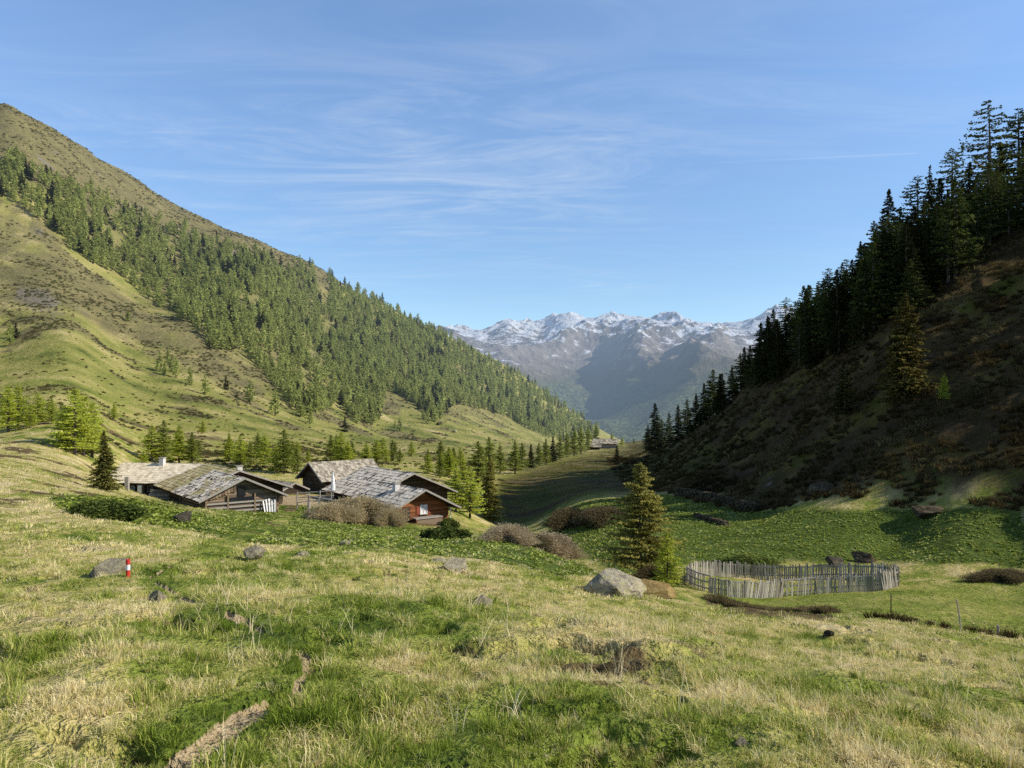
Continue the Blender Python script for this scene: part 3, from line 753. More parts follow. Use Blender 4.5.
while cnt < 105:
    px, py = random.uniform(645, 1055), random.uniform(225, 445)
    if not inpoly(np.array([px]), np.array([py]), band)[0]: continue
    p = sight(px, py, 60)
    if p[1] > 400: continue
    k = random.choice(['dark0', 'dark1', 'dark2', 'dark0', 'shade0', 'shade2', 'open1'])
    h = random.uniform(7, 15) * (1 if px > 760 else .75)
    plant_tree('spruce_tree' if k[0] == 'd' else 'larch_tree', k, (p[0], p[1], p[2] - .2), h,
               'unseen dark spruce added to shade the right hillside' if k[0] == 'd' else 'shaded larch in the wood on the right hillside', 'tree', 'wood on the right hillside', wide=random.uniform(1, 1.3))
    cnt += 1
# unseen spruces added past the right frame edge to shade the hillside
for i in range(46):
    y = random.uniform(70, 128); x = random.uniform(.70 * y + 6, 118)
    if .55 * x + .17 * y - 38.9 < 2 or x / y > 2.1: continue
    plant_tree('spruce_tree', random.choice(['dark0', 'dark1', 'dark2']), (x, y, zg(x, y) - .2), random.uniform(10, 16), 'unseen dark spruce added to shade the right hillside', 'tree', 'wood on the right hillside', wide=1.2)

# ------------------------------------------------------------------ scattering for what nobody can count
def hidden_collection(name, meshes):
    c = bpy.data.collections.new(name)
    for k, me in enumerate(meshes):
        o = bpy.data.objects.new(f'{name}_source_{k}', me); c.objects.link(o)
    return c
def scatter(name, pts, rot, scl, pick, attr, col, label):
    me = bpy.data.meshes.new(name); n = len(pts)
    me.vertices.add(n); me.vertices.foreach_set('co', np.asarray(pts, np.float32).ravel())
    for an, ty, da, key in (('rot', 'FLOAT_VECTOR', rot, 'vector'), ('scl', 'FLOAT_VECTOR', scl, 'vector'), ('pick', 'INT', pick, 'value'), ('tone', 'FLOAT', attr, 'value')):
        a = me.attributes.new(an, ty, 'POINT')
        a.data.foreach_set(key, np.asarray(da, np.int32 if ty == 'INT' else np.float32).ravel())
    o = link(name, me); tag(o, label, kind='stuff')
    g = bpy.data.node_groups.new(name + '_nodes', 'GeometryNodeTree')
    g.interface.new_socket('Geometry', in_out='INPUT', socket_type='NodeSocketGeometry'); g.interface.new_socket('Geometry', in_out='OUTPUT', socket_type='NodeSocketGeometry')
    gi, go = g.nodes.new('NodeGroupInput'), g.nodes.new('NodeGroupOutput')
    ip = g.nodes.new('GeometryNodeInstanceOnPoints'); ci = g.nodes.new('GeometryNodeCollectionInfo')
    ci.inputs[0].default_value = col; ci.inputs['Separate Children'].default_value = True; ci.inputs['Reset Children'].default_value = True
    def na(nm, ty):
        x = g.nodes.new('GeometryNodeInputNamedAttribute'); x.data_type = ty; x.inputs[0].default_value = nm
        return x.outputs[0]
    e = g.nodes.new('FunctionNodeEulerToRotation'); g.links.new(na('rot', 'FLOAT_VECTOR'), e.inputs[0])
    g.links.new(gi.outputs[0], ip.inputs['Points']); g.links.new(ci.outputs[0], ip.inputs['Instance'])
    ip.inputs['Pick Instance'].default_value = True
    g.links.new(na('pick', 'INT'), ip.inputs['Instance Index']); g.links.new(e.outputs[0], ip.inputs['Rotation']); g.links.new(na('scl', 'FLOAT_VECTOR'), ip.inputs['Scale'])
    g.links.new(ip.outputs[0], go.inputs[0])
    md = o.modifiers.new('scatter', 'NODES'); md.node_group = g
    return o
def field(A, x, y):
    u = x / y
    i = np.clip(np.round(np.interp(u, NU, np.arange(len(NU)))).astype(int), 0, len(NU) - 1)
    j = np.clip(np.round(np.interp(np.log(y), np.log(NY), np.arange(len(NY)))).astype(int), 0, len(NY) - 1)
    return A[j, i]
def wedge(n, y0, y1, u0=-.78, u1=.78):
    y = np.sqrt(RNG.random(n) * (y1 ** 2 - y0 ** 2) + y0 ** 2); u = RNG.uniform(u0, u1, n)
    return u * y, y

# the forest on the far mountainside: the nearest trees are single objects, the far mass is one
FOREST_POLY = [(-30,150),(20,158),(110,196),(180,226),(230,242),(300,262),(335,272),(450,338),(530,380),(600,430),(600,440),(560,442),(545,437),(500,415),(470,408),(455,405),(440,420),(425,426),(410,408),(385,392),(378,424),(355,424),(338,402),(318,415),(300,418),(284,398),(262,372),(240,350),(205,352),(190,330),(150,300),(120,275),(85,262),(50,228),(10,200),(-30,195)]
GAP = [[(240,330),(262,330),(300,380),(292,398),(270,372)], [(300,330),(316,345),(330,378),(318,380),(305,360)], [(388,385),(410,402),(440,424),(420,422),(385,400)], [(150,318),(190,322),(240,372),(270,400),(240,392),(190,352)]]
fp = []
n = 46000
cx, cy = RNG.uniform(-30, 606, n), RNG.uniform(140, 446, n)
ok = inpoly(cx, cy, FOREST_POLY)
for gp in GAP: ok &= ~(inpoly(cx, cy, gp) & (RNG.random(n) < .85))
edge_up = sstep(-4, 16, cy - np.interp(cx, [-30, 20, 110, 180, 230, 300, 335, 600], [150, 160, 200, 230, 246, 264, 274, 430]))
dens = np.interp(cx, [-30, 60, 160, 300, 450, 600], [.30, .42, .55, .85, 1.0, 1.0])
ok &= RNG.random(n) < dens * np.where(cx < 320, .12 + .88 * edge_up, .7 + .3 * edge_up)
nz = fbm(cx / 26, cy / 40, 3, 301)
ok &= RNG.random(n) < sstep(-.55, -.1, nz + .6 * sstep(300, 420, cx))
cx, cy = cx[ok], cy[ok]
extra = [(16,338),(165,375),(172,372),(160,372),(176,378),(168,366),(330,400),(190,385),(205,395),(226,390),(250,404),(310,424),(345,432),(395,428),(400,432),(275,416),(128,322),(10,346)]
cx = np.concatenate([cx, [e[0] for e in extra]]); cy = np.concatenate([cy, [e[1] for e in extra]])
fp = sight_many(cx, cy, 150)
keep = []
cell = {}
for i in np.argsort(fp[:, 1]):
    x, y = fp[i, :2]; dmin = 3.3
    k = (int(x // dmin), int(y // dmin))
    if any((x - fp[j, 0]) ** 2 + (y - fp[j, 1]) ** 2 < dmin ** 2 for a in (-1, 0, 1) for b in (-1, 0, 1) for j in cell.get((k[0] + a, k[1] + b), [])): continue
    cell.setdefault(k, []).append(i); keep.append(i)
fp = fp[keep]
hts = 5.5 + 9.0 * RNG.random(len(fp)) ** 1.2 * np.interp(fp[:, 1], [250, 500, 1100], [.72, .95, 1.15]) * (1 + .35 * np.clip(fbm(fp[:, 0] / 45, fp[:, 1] / 45, 2, 331), -1, 1))
size = hts / fp[:, 1]
order = np.argsort(-size)
for i in order[:150]:
    p = fp[i]
    plant_tree('larch_tree', f'farlarch{random.randrange(4)}', (p[0], p[1], p[2] - .3), hts[i], 'larch in the nearer part of the sunny forest on the left mountainside', 'tree', 'larches of the nearer forest', wide=random.uniform(1.0, 1.25))
rest = order[150:]
nf = len(rest)
sc = (hts[rest] / 12)[:, None] * np.stack([RNG.uniform(1.15, 1.7, nf)] * 2 + [np.ones(nf)], 1)
pick = np.where(RNG.random(nf) < .14, 4, RNG.integers(0, 4, nf))
fcol = hidden_collection('forest', [PROTO[f'farlarch{s}'][1] for s in range(4)] + [PROTO['farspruce0'][1]])
scatter('forest', fp[rest] - [0, 0, .3], np.stack([np.zeros(nf), np.zeros(nf), RNG.uniform(0, 6.28, nf)], 1), sc, pick, np.zeros(nf), fcol, 'open larch and spruce forest covering the sunny left mountainside')

# ------------------------------------------------------------------ grass, leaves and low growth
def mat_grass(name, stops, trans=.3):
    m, nt, out = newmat(name); geo = nt.nodes.new('ShaderNodeNewGeometry')
    at = nn(nt, 'ShaderNodeAttribute', attribute_name='tone', attribute_type='INSTANCER')
    f = mth(nt, 'ADD', at.outputs['Fac'], mth(nt, 'MULTIPLY', mth(nt, 'SUBTRACT', geo.outputs['Random Per Island'], .5), .62))
    c = ramp(nt, f, stops)
    d = nn(nt, 'ShaderNodeBsdfDiffuse', ins={0: c}); t = nn(nt, 'ShaderNodeBsdfTranslucent', ins={0: c})
    mx = nn(nt, 'ShaderNodeMixShader', ins={0: trans, 1: d.outputs[0], 2: t.outputs[0]})
    finish(nt, out, mx.outputs[0], False); return m
M_GRASS = mat_grass('alpine_grass', [(0, (.13, .185, .022)), (.3, (.32, .385, .058)), (.52, (.55, .54, .15)), (.74, (.74, .61, .27)), (1, (.88, .75, .44))])
M_BROWNGRASS = mat_grass('brown_heath_grass', [(0, (.025, .020, .009)), (.4, (.075, .056, .024)), (.7, (.19, .145, .062)), (1, (.38, .31, .16))])
M_LEAF = mat_grass('dock_leaf', [(0, (.10, .13, .020)), (.4, (.28, .34, .055)), (.75, (.44, .50, .11)), (1, (.60, .60, .24))], .4)

def tuft(nb, rad, h, seed, lean=.6, w=.006):
    g = np.random.default_rng(seed)
    a = g.uniform(0, 6.28, nb); rr = rad * np.sqrt(g.random(nb))
    bx, by = rr * np.cos(a), rr * np.sin(a)
    hh = h * g.uniform(.45, 1.15, nb); da = a + g.normal(0, .9, nb); le = hh * lean * g.uniform(.2, 1.3, nb)
    dx, dy = np.cos(da), np.sin(da); fa = g.uniform(0, 6.28, nb); wx, wy = np.cos(fa) * w, np.sin(fa) * w
    z = np.zeros(nb) - .02
    P = lambda k, up: (bx + dx * le * k, by + dy * le * k, hh * up)
    m1 = P(.35, .62); t1 = P(1.0, .95)
    v = np.stack([np.stack([bx - wx, by - wy, z], 1), np.stack([bx + wx, by + wy, z], 1),
                  np.stack([m1[0] + wx * .8, m1[1] + wy * .8, m1[2]], 1), np.stack([m1[0] - wx * .8, m1[1] - wy * .8, m1[2]], 1), np.stack([t1[0], t1[1], t1[2]], 1)], 1).reshape(-1, 3)
    b = np.arange(nb) * 5
    f = np.concatenate([np.stack([b, b + 1, b + 2], 1), np.stack([b, b + 2, b + 3], 1), np.stack([b + 3, b + 2, b + 4], 1)])
    return v, f
TUFTS = [mesh_from('tuft', *tuft(36, .11, .085, 400 + k, .9 + .4 * (k % 3), .0034), M_GRASS) for k in range(6)]
TUFTS += [mesh_from('tuft', *tuft(40, .07, .16, 420 + k, .6, .0034), M_GRASS) for k in range(2)]
TUFTS += [mesh_from('tuft', *tuft(34, .16, .07, 430 + k, 2.2, .004), M_GRASS) for k in range(2)]
TUFTS_FAR = [mesh_from('tuft', *tuft(26, .24, .13, 440 + k, 1.3, .013), M_GRASS) for k in range(4)]
def grass(name, y0, y1, density, meshes, s0, s1, label, lowmask=True):
    area = 1.56 * .5 * (y1 ** 2 - y0 ** 2); n = int(area * density)
    x, y = wedge(n, y0, y1)
    so, do, he, dr, rk = (field(A, x, y) for A in (SOIL, DOCK, HEATH, DRY, ROCK))
    px, py = CX + x / y * F, field(PY, x, y)
    trailm = segdist(px, py, PATH_LINE) / np.interp(py, [505, 600, 680, 768], [5, 9, 15, 24]) < 1
    clump = fbm(x / .7, y / .7, 3, 501)
    hillm = uphill(x, y) > 1.2
    ok = (RNG.random(n) > sstep(.15, .8, so) * 1.02) & (RNG.random(n) > do * .8) & (RNG.random(n) > sstep(.40, .75, he) * .85) & (rk < .5) & ~hillm & (RNG.random(n) < sstep(-.9, .2, clump))
    x, y, dr, clump, trailm = x[ok], y[ok], dr[ok], clump[ok], trailm[ok]
    n = len(x)
    tall = np.clip(.9 + .55 * clump + .35 * (fbm(x / 2.2, y / 2.2, 2, 511)), .45, 1.7)
    s = RNG.uniform(s0, s1, n) * np.where(trailm, .62, tall)
    mead = (field(PX, x, y) > 640) & (y > 27)
    s = s * np.where(mead, .55, 1)
    tq = np.exp(-(((field(PX, x, y) - 610) / 95) ** 2 + ((field(PY, x, y) - 662) / 32) ** 2)) * (y < 20)
    dr = dr + .30 * tq
    tone = np.clip(dr + .40 * fbm(x / .45, y / .45, 2, 521) + .19 * RNG.normal(0, 1, n), 0, 1)
    scatter(name, np.stack([x, y, zgv(x, y)], 1), np.stack([RNG.normal(0, .12, n), RNG.normal(0, .12, n), RNG.uniform(0, 6.28, n)], 1),
            np.stack([s, s, s * RNG.uniform(.7, 1.2, n)], 1), RNG.integers(0, len(meshes), n), tone, hidden_collection(name, meshes), label)
grass('grass', 1.0, 7.0, 240, TUFTS, .38, .80, 'mixed straw and green grass of the meadow at the viewer\'s feet')
grass('grass', 7.0, 16.0, 70, TUFTS, .40, .80, 'straw and green grass of the middle meadow')
grass('grass', 16.0, 34.0, 11, TUFTS_FAR, .36, .66, 'grass of the meadow around the rocks')
grass('grass', 34.0, 95.0, 2.6, TUFTS_FAR, .5, .9, 'grass of the far meadow around huts and picket pen')

def stalks():
    ms = [mesh_from('stalk', *tuft(4, .05, .34, 480 + k, .7, .0022), M_GRASS) for k in range(4)]
    n = 900; x, y = wedge(n, 2.5, 11)
    ok = (RNG.random(n) < sstep(-.1, .5, fbm(x / 1.5, y / 1.5, 2, 541))) & (field(SOIL, x, y) < .2)
    x, y = x[ok], y[ok]; n = len(x); s = RNG.uniform(.6, 1.2, n)
    scatter('dry_grass', np.stack([x, y, zgv(x, y)], 1), np.stack([RNG.normal(0, .25, n), RNG.normal(0, .25, n), RNG.uniform(0, 6.28, n)], 1), np.stack([s, s, s], 1), RNG.integers(0, 4, n), np.full(n, .95), hidden_collection('stalks', ms), 'last year\'s dry grass stalks standing above the near turf')
stalks()
def leafplant(seed, nl=9, l=.26, w=.105):
    g = np.random.default_rng(seed); V, Fc = [], []
    for k in range(nl):
        a = k * 2.4 + g.normal(0, .3); el = g.uniform(.25, 1.15); L = l * g.uniform(.7, 1.2); W = w * g.uniform(.8, 1.2)
        d = np.array([math.cos(a) * math.cos(el), math.sin(a) * math.cos(el), math.sin(el)]); s = np.array([-math.sin(a), math.cos(a), 0])
        b = len(V)
        for t, ww in ((0.02, .08), (.35, .9), (.7, .85), (1.05, .05)):
            c = d * (.05 + L * t) + np.array([0, 0, -.35 * L * t * t])
            V += [c - s * W * ww, c + s * W * ww]
        for i in range(3): Fc.append((b + 2 * i, b + 2 * i + 1, b + 2 * i + 3, b + 2 * i + 2))
    return np.array(V), np.array(Fc)
LEAFS = [mesh_from('leaves', *leafplant(600 + k), M_LEAF) for k in range(5)]
def docks():
    n = 110000
    x, y = wedge(n, 22, 122)
    do, so = field(DOCK, x, y), field(SOIL, x, y)
    px, py = field(PX, x, y), field(PY, x, y)
    bush = pmask(px, py, [(55,500),(110,492),(165,505),(205,520),(180,530),(90,522),(55,515)], 4) * (y < 90)
    ok = (RNG.random(n) < sstep(.3, .8, do) * sstep(-.75, .0, fbm(x / 1.6, y / 1.6, 3, 621))) & (so < .3)
    x, y, bush = x[ok], y[ok], bush[ok]; n = len(x)
    s = RNG.uniform(.35, .8, n) * np.interp(y, [22, 60, 120], [.7, .75, 1.0]) * (1 + .6 * bush)
    tone = np.clip(.45 + .35 * fbm(x / 2.5, y / 2.5, 3, 631) + .17 * RNG.normal(0, 1, n) - .12 * bush, 0, 1)
    scatter('dock_foliage', np.stack([x, y, zgv(x, y)], 1), np.stack([RNG.normal(0, .2, n), RNG.normal(0, .2, n), RNG.uniform(0, 6.28, n)], 1),
            np.stack([s, s, s], 1), RNG.integers(0, 5, n), tone, hidden_collection('dock_foliage', LEAFS), 'broad leafed dock plants covering the ground around the huts and below the shaded hill')
docks()

def twigs(seed, n, r, h, w, mat, leaf=.0):
    """a dome of thin twigs with leaf flecks: a bare shrub"""
    g = np.random.default_rng(seed)
    th = g.uniform(0, 6.28, n); ph = np.arccos(g.uniform(.0, 1, n)); rr = g.uniform(.45, 1, n) ** .6
    lump = 1 + .34 * np.sin(th * 3 + seed) * np.cos(ph * 3) + .26 * np.sin(th * 5 + 2 * seed)
    e = np.stack([r * rr * lump * np.sin(ph) * np.cos(th), r * rr * lump * np.sin(ph) * np.sin(th), h * rr * np.cos(ph) + .02], 1)
    b = e * g.uniform(.35, .75, n)[:, None] + g.normal(0, .06 * r, (n, 3)); b[:, 2] = np.maximum(b[:, 2], 0)
    d = e - b; s = np.cross(d, g.normal(0, 1, (n, 3))); s /= np.linalg.norm(s, axis=1)[:, None] + 1e-9; s *= w
    v = np.stack([b - s, b + s, e + s * .8, e - s * .8], 1).reshape(-1, 3)
    f = np.arange(n * 4).reshape(n, 4)
    if leaf > 0:
        m = n; c = e + g.normal(0, .05 * r, (m, 3)); d = g.normal(0, 1, (m, 3)); d /= np.linalg.norm(d, axis=1)[:, None]
        q = np.cross(d, g.normal(0, 1, (m, 3))); q /= np.linalg.norm(q, axis=1)[:, None]
        lv = np.stack([c - d * leaf, c + q * leaf * .5, c + d * leaf, c - q * leaf * .5], 1).reshape(-1, 3)
        v = np.concatenate([v, lv]); f = np.concatenate([f, np.arange(m * 4).reshape(m, 4) + n * 4])
    return mesh_from('shrub', v, f, mat)
M_TWIG = foliage('bare_brown_twigs', (.34, .27, .13), (.80, .67, .42), .5, hazy=False)
M_TWIGPINK = foliage('pinkish_dry_twigs', (.32, .25, .14), (.74, .60, .40), .5, hazy=False)
M_TWIGDARK = foliage('dark_heath_twigs', (.075, .06, .03), (.27, .215, .11), .35)
M_TWIGSLOPE = foliage('slope_heath_twigs', (.10, .085, .035), (.26, .215, .095), .3)
M_TWIGSLOPEGREEN = foliage('slope_juniper', (.075, .085, .028), (.20, .205, .07), .3)
M_TWIGGREEN = foliage('dark_green_shrub', (.045, .065, .016), (.19, .23, .055), .3)
def shrub(px, py, w, h, mat, label, seed, n=2600, ymin=30, leaf=0.03, tw=.006, group=None, y=None):
    if y is None: x, y, z = sight(px, py, ymin)
    else: x = (px - CX) / F * y; z = zg(x, y)
    me = twigs(seed, int(n * 2.4), 1, 1, tw, mat, leaf)
    W = w / F * y / 2; Hh = h / F * y
    o = link('shrub', me, None, (x, y, z - .05)); o.scale = (W, W * .8, Hh)
    return tag(o, label, 'shrub', group)
shrub(330, 521, 52, 19, M_TWIG, 'rounded brown leafless shrub behind the thick wooden post', 701, ymin=60)
shrub(358, 522, 78, 26, M_TWIG, 'largest brown leafless shrub in front of the silver roofed houses', 702, n=4200, ymin=60)
shrub(388, 526, 34, 18, M_TWIG, 'low brown shrub at the left corner of the red brown cabin', 703, ymin=60)
shrub(508, 560, 60, 20, M_TWIGPINK, 'pinkish dry shrub on the left crest of the gully', 704, ymin=25, n=3000, y=38)
shrub(548, 566, 70, 24, M_TWIGPINK, 'broad pinkish dry shrub at the gully left of the large boulder', 705, ymin=25, n=3600, y=42)
shrub(530, 557, 44, 14, M_TWIGDARK, 'dark heathery shrub between the two pinkish shrubs', 706, y=40)
shrub(445, 540, 40, 14, M_TWIGGREEN, 'dark green leafy shrub on the crest below the red brown cabin', 707, n=3000, ymin=25, leaf=.09)
shrub(605, 524, 60, 17, M_TWIGDARK, 'dark heathery shrub on the mound left of the golden spruce', 709, y=88, n=3000)
shrub(570, 530, 50, 20, M_TWIGDARK, 'dark brown shrub on the far bank of the gully', 710, y=92, n=3000)
shrub(655, 585, 44, 18, M_TWIGDARK, 'dark shrub at the foot of the golden spruce', 711, y=45, n=2600)
shrub(1005, 586, 70, 12, M_TWIGDARK, 'low dark heath shrub at the right edge of the small green meadow', 712, y=44, n=2600)
shrub(745, 562, 60, 14, M_TWIGGREEN, 'green bush behind the picket pen', 713, y=52, n=2600, leaf=.09)
shrub(100, 516, 66, 16, M_TWIGGREEN, 'low dark leafy shrub in the dock below the long house', 714, n=3600, ymin=25, leaf=.09)
shrub(449, 521, 18, 9, M_TWIGGREEN, 'green shrub against the right wall of the red brown cabin', 715, n=2200, y=84, leaf=.09)

# dwarf shrubs of the mountainside and tussocks of the shaded hill: nobody could count them
HEATHS = [twigs(730 + k, 130, .8, .55, .03, M_TWIGSLOPE, .10) for k in range(3)] + [twigs(740 + k, 130, .8, .6, .03, M_TWIGSLOPEGREEN, .12) for k in range(2)]
def heath_cover():
    n = 130000
    y = np.exp(RNG.uniform(math.log(140), math.log(1300), n)); u = RNG.uniform(-.8, .15, n); x = u * y
    he = field(HEATH, x, y); px, py = field(PX, x, y), field(PY, x, y)
    ok = (RNG.random(n) < .05 + .8 * sstep(.25, .9, he)) & (x < .02 * y - 6) & (RNG.random(n) < sstep(-.5, .3, fbm(x / 25, y / 25, 3, 751)))
    x, y = x[ok][:20000], y[ok][:20000]; n = len(x)
    s = RNG.uniform(.25, 1.0, n) ** 1.3 * np.interp(y, [140, 400, 1300], [.7, 1.1, 2.2]) * 1.2
    scatter('heath_shrubbery', np.stack([x, y, zgv(x, y)], 1), np.stack([np.zeros(n), np.zeros(n), RNG.uniform(0, 6.28, n)], 1), np.stack([s, s, s], 1), RNG.integers(0, 5, n), np.zeros(n), hidden_collection('heath', HEATHS), 'dwarf heath and juniper scrub scattered over the left mountainside')
heath_cover()
TUSS = [mesh_from('tussock', *tuft(60, .30, .42, 460 + k, .9, .018), M_BROWNGRASS) for k in range(4)]
def hill_cover():
    n = 30000
    y = np.exp(RNG.uniform(math.log(50), math.log(330), n)); u = RNG.uniform(.02, .80, n); x = u * y
    pl = uphill(x, y)
    ok = ((pl > .5) & (y < 300)) & (RNG.random(n) < sstep(-.5, .25, fbm(x / 5, y / 5, 3, 761)))
    x, y = x[ok][:9000], y[ok][:9000]; n = len(x)
    s = RNG.uniform(.6, 1.5, n) * np.interp(y, [50, 130, 330], [.9, 1.2, 2.0])
    tone = np.clip(.33 + .4 * fbm(x / 8, y / 8, 3, 771), 0, 1)
    scatter('tussock_grass', np.stack([x, y, zgv(x, y)], 1), np.stack([np.zeros(n), np.zeros(n), RNG.uniform(0, 6.28, n)], 1), np.stack([s, s, s], 1), RNG.integers(0, 4, n), tone, hidden_collection('tussocks', TUSS), 'brown tussock grass on the shaded right hillside')
    # brown heath bank along the ditch in front of the pen, and dark tussocks at the meadow edge
    P = []
    for (ax, ay, ya), (bx, by, yb), m in (((712,600,37.5),(745,609,35),420), ((745,609,35),(828,619,30.5),900), ((868,624,24.5),(900,628,23.8),12), ((905,629,23.8),(962,634,23),12), ((975,634,23),(1012,642,21.5),10)):
        for i in range(m):
            t = RNG.random() if m > 300 else (round(RNG.random() * 3) / 3 + RNG.normal(0, .05)); yy = ya + (yb - ya) * t + RNG.normal(0, .28); xx = ((ax + (bx - ax) * t) - CX) / F * (ya + (yb - ya) * t) + RNG.normal(0, .15)
            P.append((xx, yy, zg(xx, yy), .30 + .18 * RNG.normal() if m < 300 else .62 + .2 * RNG.normal()))
    P = np.array(P); n = len(P); s = RNG.uniform(.25, .62, n)
    scatter('heath_grass', P[:, :3], np.stack([RNG.normal(0, .2, n), RNG.normal(0, .2, n), RNG.uniform(0, 6.28, n)], 1), np.stack([s, s, s], 1), RNG.integers(0, 4, n), np.clip(P[:, 3], 0, 1), hidden_collection('bank', TUSS), 'red brown heath grass along the ditch before the picket pen')
hill_cover()

# ------------------------------------------------------------------ rocks
def rock(px, py, w, h, d, label, seed, mat=M_ROCK, ymin=8, sink=.05, y=None, rz=None, flat=False, name='boulder', npt=15, tilt=0, hull=None):
    x, y, z = sight(px, py, ymin) if y is None else ((px - CX) / F * y, y, zg((px - CX) / F * y, y))
    g = random.Random(seed); bm = bmesh.new()
    for i in range(npt):
        v = Vector((g.gauss(0, 1), g.gauss(0, 1), g.gauss(0, 1))).normalized()
        bm.verts.new((v.x * g.uniform(.8, 1.05), v.y * g.uniform(.8, 1.05), max(-.6, v.z) * g.uniform(.75, 1)))
    if hull:
        bm.clear()
        for v in hull: bm.verts.new(v)
    bmesh.ops.convex_hull(bm, input=bm.verts[:])
    bmesh.ops.delete(bm, geom=[v for v in bm.verts if not v.link_faces], context='VERTS')
    bmesh.ops.dissolve_limit(bm, angle_limit=.35, verts=bm.verts[:], edges=bm.edges[:])
    bmesh.ops.bevel(bm, geom=bm.edges[:], offset=.03, segments=1, affect='EDGES')
    bmesh.ops.triangulate(bm, faces=bm.faces[:])
    for _ in range(3):
        bmesh.ops.subdivide_edges(bm, edges=[e for e in bm.edges if e.calc_length() > .13], cuts=1)
        bmesh.ops.triangulate(bm, faces=bm.faces[:])
    co_ = np.array([v.co[:] for v in bm.verts])
    nn_ = .035 * fbm(co_[:, 0] * 2.5 + seed, co_[:, 1] * 2.5 + co_[:, 2] * 3.1, 4, seed) + .03 * ridged(co_[:, 0] * 2 + co_[:, 2], co_[:, 1] * 2 - co_[:, 2] * 2, 4, seed + 3)
    for v, dd in zip(bm.verts, nn_): v.co += v.co.normalized() * float(dd)
    W, Hh = w / F * y / 2 * 1.05, h / F * y * (1.35 if y < 30 else 1.0)
    me = bpy.data.meshes.new(name); bm.to_mesh(me); bm.free(); me.materials.append(mat)
    o = link(name, me, None, (x, y, z + Hh * (.5 - sink) * .9)); o.scale = (W, (d if d else W), Hh * .62)
    o.rotation_euler = (tilt, 0, g.uniform(0, 6.28) if rz is None else rz)
    return tag(o, label, 'rock')
rock(108, 575, 31, 11, label='angular grey boulder with a black left side beside the red white marker', seed=1003, ymin=9, rz=.12, d=.34, sink=.12, hull=[(-1,-.4,-.6),(-.95,.6,-.35),(-.42,-.75,.75),(-.4,.7,.9),(.85,.75,.95),(.78,-.55,.55),(1,.2,-.6),(.5,-1,-.6),(-.2,-1.0,-.6)])
rock(124, 573, 18, 7, None, 'small flat grey rock under the red white marker post', 1011, ymin=9)
rock(159, 600, 28, 12, None, 'flat lichen grey slab at the path below the marker post', 1004, ymin=8, sink=.4)
rock(254, 561, 24, 12, None, 'pointed grey rock in the grass right of the path', 1005, ymin=10)
rock(302, 557, 18, 8, None, 'pale half buried rock right of the pointed grey rock', 1006, ymin=10, sink=.4)
rock(453, 572, 26, 10, label='dark fronted grey boulder in the middle of the meadow', seed=1017, ymin=10, d=.45, rz=-.25, sink=.12, hull=[(-1,-.3,-.6),(-.9,.6,-.3),(-.35,-.9,.5),(-.3,.5,.95),(.7,.7,.7),(.9,-.4,.2),(1,.2,-.6),(.6,-.9,-.6),(-.2,-.55,-.6)])
rock(438, 563, 20, 7, None, 'flat grey stone just behind the dark fronted boulder', 1018, ymin=10, sink=.4)
rock(484, 605, 26, 12, None, 'half buried lichen rock below the dark fronted boulder', 1019, ymin=8, sink=.4)
rock(612, 594, 72, 21, 1.2, 'largest boulder, ribbed grey and mossy, at the crest by the golden spruce', 1021, ymin=14, npt=26, rz=.2, sink=.18)
rock(646, 596, 66, 17, 1.0, 'brown turf covered shoulder of rock right of the largest boulder', 1022, mat_rock('turfy_rock', (.16, .12, .06), (.30, .235, .12), (.42, .35, .19), False), ymin=14, npt=30, sink=.35, rz=.1)
rock(860, 562, 32, 15, .9, 'dark sided block of rock behind the picket pen', 1023, M_STONE, ymin=44, npt=14, sink=.3)
rock(836, 566, 22, 16, .8, 'dark rock left of the block behind the picket pen', 1024, M_ROCKDARK, ymin=44, sink=.3)
rock(182, 522, 24, 16, None, 'dark pointed rock below the broken roofed barn', 1025, M_ROCKDARK, ymin=30, npt=10, sink=.15)
rock(436, 540, 20, 8, None, 'dark grey rock among dock leaves below the red brown cabin', 1026, M_ROCKDARK, ymin=20)
rock(345, 546, 12, 5, None, 'tiny pale stone in the dock below the brown shrubs', 1027, ymin=14)
rock(925, 720, 24, 8, None, 'flat tan stone in the grass near the lower right corner', 1028, ymin=3, sink=.45)
rock(828, 638, 16, 6, None, 'small dark stone on the meadow crest before the ditch', 1029, M_ROCKDARK, ymin=12)
rock(742, 743, 20, 6, None, 'flat pale stone at the bottom edge of the meadow', 1030, ymin=3, sink=.5)
rock(930, 510, 50, 14, 2.0, 'low rock outcrop at the foot of the shaded hillside', 1031, M_STONE, ymin=50, npt=20, sink=.75)
rock(826, 487, 40, 18, 2.0, 'rounded grey outcrop halfway down the shaded hillside', 1032, M_STONE, ymin=60, npt=20, sink=.75)
#rock(1000, 465, 50, 18, 2.5, 'broad pale outcrop high on the shaded hillside at the right edge', 1033, M_STONE, ymin=50, npt=22, sink=.55)
rock(440, 425.5, 7, 4, None, 'dark rock on the sunny meadow below the forest', 1034, M_ROCKDARK, ymin=300)
rock(455, 432.5, 5, 2.6, None, 'pale rock on the sunny meadow below the forest', 1035, M_ROCK, ymin=300)
#rock(40, 300, 44, 12, 4.0, 'pale rocky outcrop on the left mountainside', 1036, M_ROCK, ymin=250, npt=24, sink=.4)

